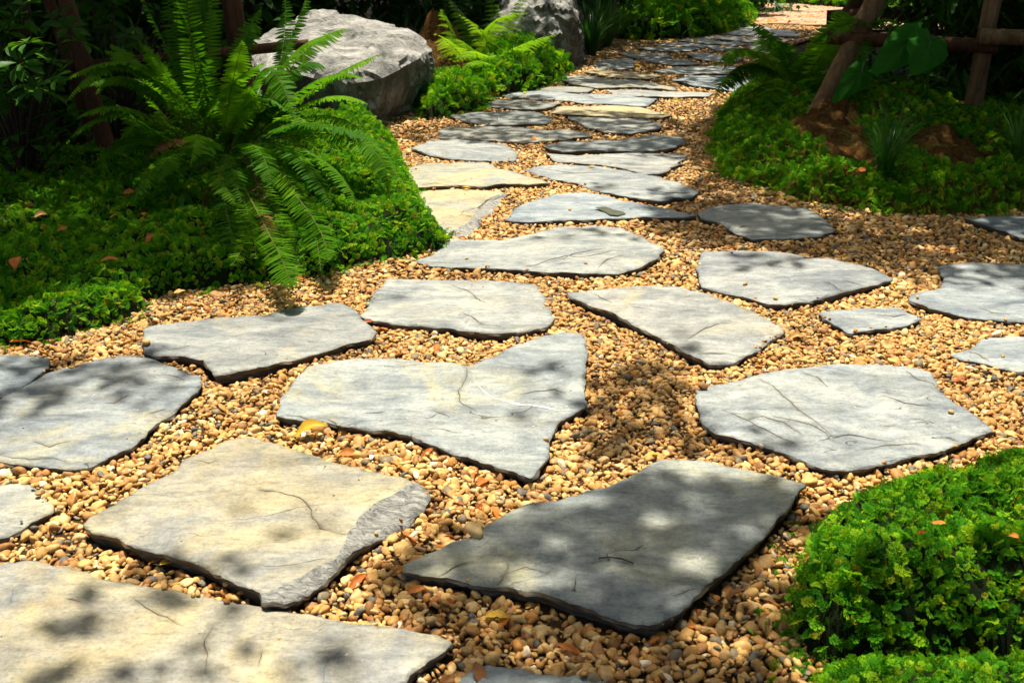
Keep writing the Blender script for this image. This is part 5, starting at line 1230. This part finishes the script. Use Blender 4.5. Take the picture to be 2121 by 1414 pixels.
def canopy():
    nC = 10500
    cx = rng.uniform(-9, 10, nC); cy = rng.uniform(-3, 22, nC); cz = rng.uniform(4.2, 7.6, nC)
    per = 60
    X = np.repeat(cx, per) + rng.normal(0, 0.26, nC * per); Y = np.repeat(cy, per) + rng.normal(0, 0.26, nC * per); Z = np.repeat(cz, per) + rng.normal(0, 0.2, nC * per)
    n2 = 1500; s_ = rng.random(n2) < 0.55  # low leaf layer out of view, added to block skylight over the beds
    bx = np.where(s_, rng.uniform(-6.5, -1.3, n2), rng.uniform(2.0, 7.5, n2)); by = rng.uniform(4.8, 14, n2); bz = rng.uniform(1.9, 3.7, n2)
    n3 = 260; bx = np.concatenate([bx, rng.uniform(-3, 2.4, n3)]); by = np.concatenate([by, rng.uniform(10.5, 16.0, n3)]); bz = np.concatenate([bz, rng.uniform(2.2, 4.0, n3)])
    X = np.concatenate([X, np.repeat(bx, 70) + rng.normal(0, 0.26, bx.size * 70)]); Y = np.concatenate([Y, np.repeat(by, 70) + rng.normal(0, 0.26, bx.size * 70)]); Z = np.concatenate([Z, np.repeat(bz, 70) + rng.normal(0, 0.18, bx.size * 70)])
    k = Z / SUN.z; GX = X - SUN.x * k; GY = Y - SUN.y * k
    # leaves kept by the light or shade wanted where their shadow lands
    dn = density(GX, GY)
    ok = rng.random(X.size) < dn
    X, Y, Z = X[ok], Y[ok], Z[ok]
    tx = np.array([t[0] for t in TREES]); ty = np.array([t[1] for t in TREES])
    near = np.argmin((X[:, None] - tx) ** 2 + (Y[:, None] - ty) ** 2, axis=1)
    print('canopy leaves', X.size)
    for ti, (x0, y0, lab) in enumerate(TREES):
        root = empty('tree', (x0, y0, 0)); tag(root, lab, 'tree')
        ix = np.nonzero(near == ti)[0]
        tk = MB(); K = 12; lean = Vector((random.uniform(-.3, .3), random.uniform(-.3, .3), 0))
        tp = [Vector((0, 0, 5.2 * i / K - 0.1)) + lean * (i / K) ** 2 + Vector((0.04 * math.sin(i), 0.04 * math.cos(i * 1.3), 0)) for i in range(K + 1)]
        tk.tube(tp, [(0.085 if y0 < 9 else 0.10) * (1.35 if i == 0 else 1) * (1 - 0.6 * i / K) for i in range(K + 1)], 12, True, 0.15, ti * 3.0); tk.build('trunk', 'bark', root, None, True)
        if not ix.size: continue
        lb = MB()
        for j in rng.choice(ix, min(40, ix.size), replace=False):
            e = Vector((X[j] - x0, Y[j] - y0, Z[j])); s_ = tp[random.randrange(5, K)]
            cv = bez([tuple(s_), tuple(s_.lerp(e, 0.45) + Vector((0, 0, 0.5))), tuple(e)], 7)
            qx = np.array([p.x + x0 - SUN.x * p.z / SUN.z for p in cv]); qy = np.array([p.y + y0 - SUN.y * p.z / SUN.z for p in cv])
            if density(qx, qy).min() < 0.15: continue      # limbs whose shadow would cross a sunlit area are left out
            lb.tube(cv, [0.028 * (1 - 0.11 * i) for i in range(8)], 6)
        if lb.v: lb.build("limb", "bark", root, None, True)
        n = ix.size; P = np.stack([X[ix] - x0, Y[ix] - y0, Z[ix]], 1)
        a = rng.uniform(0, 6.283, n); tl = rng.normal(0, 0.45, n); L = rng.uniform(0.06, 0.125, n); wd = L * rng.uniform(0.24, 0.34, n)
        d = np.stack([np.cos(a) * np.cos(tl), np.sin(a) * np.cos(tl), np.sin(tl)], 1); sd = np.stack([-np.sin(a), np.cos(a), rng.normal(0, 0.4, n)], 1); sd /= np.linalg.norm(sd, axis=1)[:, None]
        V = np.stack([P, P + d * (L * .5)[:, None] + sd * wd[:, None], P + d * L[:, None], P + d * (L * .5)[:, None] - sd * wd[:, None]], 1).reshape(-1, 3)
        me = bpy.data.meshes.new('crown'); me.vertices.add(4 * n); me.vertices.foreach_set('co', V.astype('f').ravel())
        me.loops.add(4 * n); me.loops.foreach_set('vertex_index', np.arange(4 * n, dtype='i')); me.polygons.add(n)
        me.polygons.foreach_set('loop_start', np.arange(0, 4 * n, 4, dtype='i')); me.polygons.foreach_set('loop_total', np.full(n, 4, 'i')); me.update()
        link('crown', me, 'canopy', root)
canopy()

# ------------------------------------------------------------------ loose pebbles, nut, leaves, twigs
def loose(px, py, size, label, z=0.05, name='pebble', tint=None, group=None, cat='pebble'):
    p = gnd(px, py, z); key = slab_at(p.x, p.y)
    if key: z = slab_z(key, p.x, p.y); p = gnd(px, py, z)
    me = PEB[random.randrange(20)]; o = link(name, me); k = size / 0.0135
    o.location = (p.x, p.y, z - k * min(v.co.z for v in me.vertices) - 0.0015); o.scale = (k, k, k); o.rotation_euler = (0, 0, random.uniform(0, 6.28)); tag(o, label, cat, group); return o
TOPZ = lambda k: ST[k]['top'] + 0.008
loose(1543, 590, 0.012, 'tan pebble on the grey flagstone whose far edge is shaded', TOPZ('s11'))
loose(1605, 620, 0.012, 'olive-grey pebble near the front edge of that two-pebble flagstone', TOPZ('s11'))
loose(1968, 855, 0.012, 'round tan pebble on the crack-ruled white-grey flagstone', TOPZ('s16'))
loose(1455, 806, 0.016, 'brown pebble perched on the corner of the crack-ruled flagstone', TOPZ('s16'))
loose(1181, 436, 0.011, 'pale pebble on the triangular blue-grey flagstone', TOPZ('s18'))
loose(2077, 738, 0.013, 'grey pebble on the pale pointed flagstone', TOPZ('s14'))
loose(1213, 547, 0.008, 'tiny pebble on the ridged wide flagstone', TOPZ('s9'))
loose(966, 537, 0.011, 'reddish pebble on the wide flagstone beside the moss', TOPZ('s9'))
loose(305, 712, 0.019, 'white pebble at the notched corner of the flagstone below the mossy bank', 0.03)
loose(980, 1106, 0.026, 'long flat brown pebble lying on the shaded slate-grey flagstone', TOPZ('s17'))
loose(916, 318, 0.010, 'dark pebble on the oval pale grey flagstone', TOPZ('s26'))
loose(861, 350, 0.010, 'brown pebble on the long cream-tan flagstone', TOPZ('s22'))
loose(1900, 618, 0.010, 'tan pebble on the step-cornered flagstone', TOPZ('s12'))
loose(1515, 524, 0.010, 'pinkish pebble on the shaded far edge of the two-pebble flagstone', TOPZ('s11'))
nut = loose(150, 1042, 0.028, 'orange-brown oval nut standing in the gravel beside the blunt-pointed stone', 0.012, 'fallen_nut', None, None, 'nut')
m2, nt2, n2, l2, p2 = mat('nut_shell')
l2.new(ramp(nt2, noise_tex(nt2, coords(nt2, (1, 1, 1)), 70, 4), [(0.3, (0.28, 0.12, 0.02)), (0.7, (0.50, 0.26, 0.06))]), p2.inputs['Base Color']); p2.inputs['Roughness'].default_value = 0.45
nut.data = nut.data.copy(); nut.data.materials[0] = m2; nut.rotation_euler = (0, -0.9, 1.0)
chip = loose(770, 948, 0.014, 'bright white stone chip in the gravel by the curled golden-yellow leaf', 0.014, 'stone_chip', None, None, 'stone')
m3, nt3, n3, l3, p3 = mat('white_stone'); p3.inputs['Base Color'].default_value = (0.78, 0.78, 0.75, 1); chip.data = chip.data.copy(); chip.data.materials[0] = m3

def dry_mesh(curl, asp, seed):
    r2 = random.Random(seed); v = []; f = []; n = 8
    for i in range(n + 1):
        t = i / n; hw = asp * (math.sin(math.pi * (0.04 + 0.96 * t)) ** 0.75 if i < n else 0.01)
        hw *= 1 + 0.12 * r2.uniform(-1, 1); z0 = 0.22 * curl * math.sin(math.pi * t * 0.9) + 0.03 * r2.uniform(-1, 1)
        for s_ in (-1, -0.5, 0, 0.5, 1):
            v.append((t - 0.5, hw * s_, z0 + curl * 0.9 * hw * s_ * s_ + 0.02 * r2.uniform(-1, 1)))
    for i in range(n):
        for k in range(4): f.append((5 * i + k, 5 * i + k + 1, 5 * i + 6 + k, 5 * i + 5 + k))
    o = len(v); v += [(-0.5, -0.012, v[2][2]), (-0.5, 0.012, v[2][2]), (-0.78, 0.06, v[2][2] + 0.04), (-0.78, 0.045, v[2][2] + 0.04)]; f.append((o, o + 1, o + 2, o + 3))
    return v, f
DRY = {}
for mk in ('dry_or', 'dry_tan', 'dry_yel', 'dry_brown'):
    DRY[mk] = []
    for i in range(5):
        v, f = dry_mesh(random.uniform(0.15, 0.9), random.uniform(0.16, 0.3), i * 7 + 1); me = pymesh('fallen_leaf', v, f, True); me.materials.append(M[mk]); DRY[mk].append(me)
def surf_z(x, y, base=0.012):
    z = base
    for poly, hg in MOUNDS:
        if bbx(poly, x, y) and inpoly([x], [y], poly)[0]: z = max(z, float(hg(x, y)[0]) + 0.045)
    for k, rp in zip(ST, SLAB_XY):
        if bbx(rp, x, y) and inpoly([x], [y], rp)[0]: z = max(z, slab_z(k, x, y) + 0.001)
    return z
def dleaf(px, py, mk, L, label, group=None, tilt=0.3):
    p = gnd(px, py, 0.02)
    for _ in range(6):
        z = surf_z(p.x, p.y); p = gnd(px, py, z)
    o = link('fallen_leaf', random.choice(DRY[mk])); o.location = (p.x, p.y, z + 0.01 * L); o.scale = (L,) * 3
    o.rotation_euler = (random.gauss(0, tilt), random.gauss(0, tilt), random.uniform(0, 6.28)); tag(o, label, 'leaf', group); return o
big = dleaf(646, 903, 'dry_yel', 0.085, 'curled golden-yellow leaf glowing in sun beside the L-shaped pale flagstone', None, 0.05); big.rotation_euler = (0.15, -0.2, 0.3); big.location.z += 0.012
gm = 'dry leaves caught on the left moss bank'
for (px, py, mk, L) in [(50, 525, 'dry_or', .06), (35, 545, 'dry_or', .05), (228, 540, 'dry_or', .045), (311, 495, 'dry_or', .04), (405, 505, 'dry_or', .035), (393, 568, 'dry_or', .055), (160, 632, 'dry_or', .06), (105, 652, 'dry_or', .06), (163, 675, 'dry_or', .045), (75, 605, 'dry_or', .045), (48, 712, 'dry_or', .06), (290, 560, 'dry_or', .035),
    (268, 400, 'dry_or', .04), (60, 430, 'dry_or', .05), (448, 548, 'dry_or', .035), (238, 448, 'dry_or', .03), (610, 512, 'dry_or', .035), (295, 445, 'dry_or', .03), (130, 475, 'dry_or', .03)]:
    dleaf(px, py, mk, L * 1.35, 'curled orange-red dry leaf caught on the shaded moss bank', gm)
for (px, py, L, mk) in [(422, 518, .06, 'dry_tan'), (372, 605, .055, 'dry_tan'), (85, 448, .05, 'dry_tan')]: dleaf(px, py, mk, L, 'tan dry leaf lying on the shaded moss bank', 'tan leaves on the left moss bank')
for (px, py) in [(620, 578), (690, 562), (270, 678), (735, 425), (770, 500), (790, 455), (700, 330)]: dleaf(px, py, 'dry_or', .04, 'small orange dry leaf at the edge of the sunlit moss below the sword fern', 'orange leaves under the sword fern')
gr = 'dry leaves on the staked moss mound'
for (px, py, mk) in [(1597, 385, 'dry_or'), (1612, 412, 'dry_yel'), (1640, 418, 'dry_tan'), (1598, 305, 'dry_or'), (1605, 312, 'dry_or'), (1753, 312, 'dry_or'), (1785, 352, 'dry_or'), (1530, 285, 'dry_or'), (1745, 365, 'dry_or'), (1465, 340, 'dry_or'), (1880, 210, 'dry_tan'), (1925, 220, 'dry_tan'), (1850, 205, 'dry_tan'), (2080, 250, 'dry_tan'), (2093, 345, 'dry_or'), (1640, 290, 'dry_brown')]:
    dleaf(px, py, mk, 0.06, 'dry curled leaf on the moss mound under the wooden stakes', gr)
gg = 'dry leaf scraps scattered in the sunny gravel'
for (px, py, mk) in [(905, 722, 'dry_or'), (880, 742, 'dry_or'), (760, 668, 'dry_or'), (790, 684, 'dry_or'), (720, 940, 'dry_or'), (985, 985, 'dry_or'), (1000, 1000, 'dry_or'), (885, 940, 'dry_or'), (1650, 700, 'dry_tan'), (1350, 945, 'dry_yel'), (1990, 790, 'dry_or'), (990, 480, 'dry_or'), (1740, 483, 'dry_yel'), (1490, 478, 'dry_or'), (1490, 495, 'dry_or'), (1870, 524, 'dry_or'), (1855, 495, 'dry_yel'), (2010, 530, 'dry_yel'),
    (1275, 405, 'dry_yel'), (1220, 398, 'dry_tan'), (1130, 372, 'dry_tan'), (1225, 347, 'dry_yel'), (1250, 348, 'dry_yel'), (1265, 346, 'dry_yel'), (965, 390, 'dry_yel'), (900, 392, 'dry_or'), (1040, 472, 'dry_or'), (960, 495, 'dry_or'), (930, 478, 'dry_or'), (1850, 595, 'dry_yel')]:
    dleaf(px, py, mk, 0.045, 'small dry leaf scrap lying in the gravel between the sunlit stones', gg)
gs = 'dry leaf scraps in the shaded gravel round the slate-grey stone'
for (px, py, mk) in [(945, 1045, 'dry_brown'), (995, 1055, 'dry_or'), (1030, 1065, 'dry_or'), (850, 1115, 'dry_or'), (826, 1190, 'dry_or'), (740, 1205, 'dry_or'), (860, 1225, 'dry_or'), (1030, 1280, 'dry_yel'), (1045, 1290, 'dry_or'), (1525, 1235, 'dry_brown'), (1600, 1250, 'dry_or'), (1180, 1345, 'dry_or'), (990, 1395, 'dry_brown'), (1440, 1370, 'dry_tan'), (330, 1165, 'dry_or'), (355, 1170, 'dry_yel'), (290, 1150, 'dry_or')]:
    dleaf(px, py, mk, 0.05, 'dry leaf scrap in the shaded gravel near the undercut slate-grey stone', gs)
for k in range(70):
    px, py = random.choice(((random.uniform(900, 1650), random.uniform(1200, 1400)), (random.uniform(620, 1120), random.uniform(900, 1200)), (random.uniform(840, 1100), random.uniform(400, 500)), (random.uniform(1450, 2100), random.uniform(450, 540))))
    g_ = gnd(px, py, 0.012)
    if any(bbx(rp, g_.x, g_.y) and inpoly([g_.x], [g_.y], rp)[0] for rp in SLAB_XY) or any(bbx(m_[0], g_.x, g_.y) and inpoly([g_.x], [g_.y], m_[0])[0] for m_ in MOUNDS): continue
    dleaf(px, py, random.choice(('dry_or', 'dry_or', 'dry_brown', 'dry_tan')), random.uniform(0.015, 0.035), 'tiny broken leaf crumb among the pebbles', 'leaf crumbs in the gravel')
gb = 'dry leaves at the foot of the granite boulder'
for (px, py, mk) in [(838, 285, 'dry_or'), (850, 300, 'dry_or'), (870, 262, 'dry_or'), (830, 310, 'dry_or'), (935, 228, 'dry_or'), (1000, 205, 'dry_tan'), (1035, 196, 'dry_tan'), (1010, 190, 'dry_brown'), (845, 330, 'dry_or'), (1060, 300, 'dry_brown'), (1095, 308, 'dry_or'), (1105, 290, 'dry_or')]:
    dleaf(px, py, mk, 0.07, 'reddish dry leaf in the gravel at the foot of the rounded boulder', gb)
gf = 'yellow leaves strewn over the far bend'
for (px, py) in [(1390, 86), (1365, 99), (1420, 120), (1392, 122), (1490, 111), (1480, 132), (1480, 83), (1340, 142), (1318, 138), (1320, 112), (1225, 130), (1440, 88), (1520, 108), (1280, 90), (1500, 98), (1540, 84)]:
    dleaf(px, py, 'dry_yel', 0.09, 'fallen yellow leaf on the shaded stones at the far bend', gf)
gk = 'yellow and orange leaves on the brick paving'
for k in range(34):
    dleaf(random.uniform(1545, 1690), random.uniform(14, 52), random.choice(('dry_yel', 'dry_or', 'dry_tan')), 0.12, 'bright dry leaf littering the sunny brick paving', gk)
dleaf(1086, 194, 'dry_yel', 0.07, 'single curled yellow leaf on the long bright white-grey flagstone', None, 0.6)
dleaf(1402, 212, 'dry_yel', 0.08, 'lone yellow-green leaf in the bright gravel patch by the fern', None, 0.4)
dleaf(1137, 162, 'dry_yel', 0.09, 'pale yellow leaf stuck on the moss clump by the upright boulder', None, 0.8)
gn = 'brown leaves on the near moss cushion'
for (px, py) in [(1945, 1083), (1908, 1105), (2105, 1120), (2098, 1112)]: dleaf(px, py, 'dry_or', 0.028, 'brown curled leaf on the plump deep green moss cushion', gn, 0.6)
dleaf(660, 57, 'dry_tan', 0.06, 'tan leaf lying on the flat top of the granite boulder')['label']
def twig(pts, r, label):
    P_ = [gnd(px, py, surf_z(*tuple(gnd(px, py, 0.05))[:2]) + 0.004) for px, py in pts]; mb = MB(); c = P_[0]
    mb.tube([p - c for p in P_], r, 5); o = mb.build('twig', 'bark', None, None, True); o.location = c; tag(o, label, 'twig'); return o
twig([(1240, 1155), (1265, 1153), (1290, 1157), (1312, 1166)], 0.0016, 'thin curved twig lying on the shaded slate-grey flagstone')
twig([(1100, 1028), (1108, 1010), (1112, 995)], 0.0012, 'short dry stalk leaning at the tip of the L-shaped flagstone')
twig([(1640, 692), (1660, 702), (1672, 712)], 0.003, 'pale tan stick beside the slanting flagstone tip')
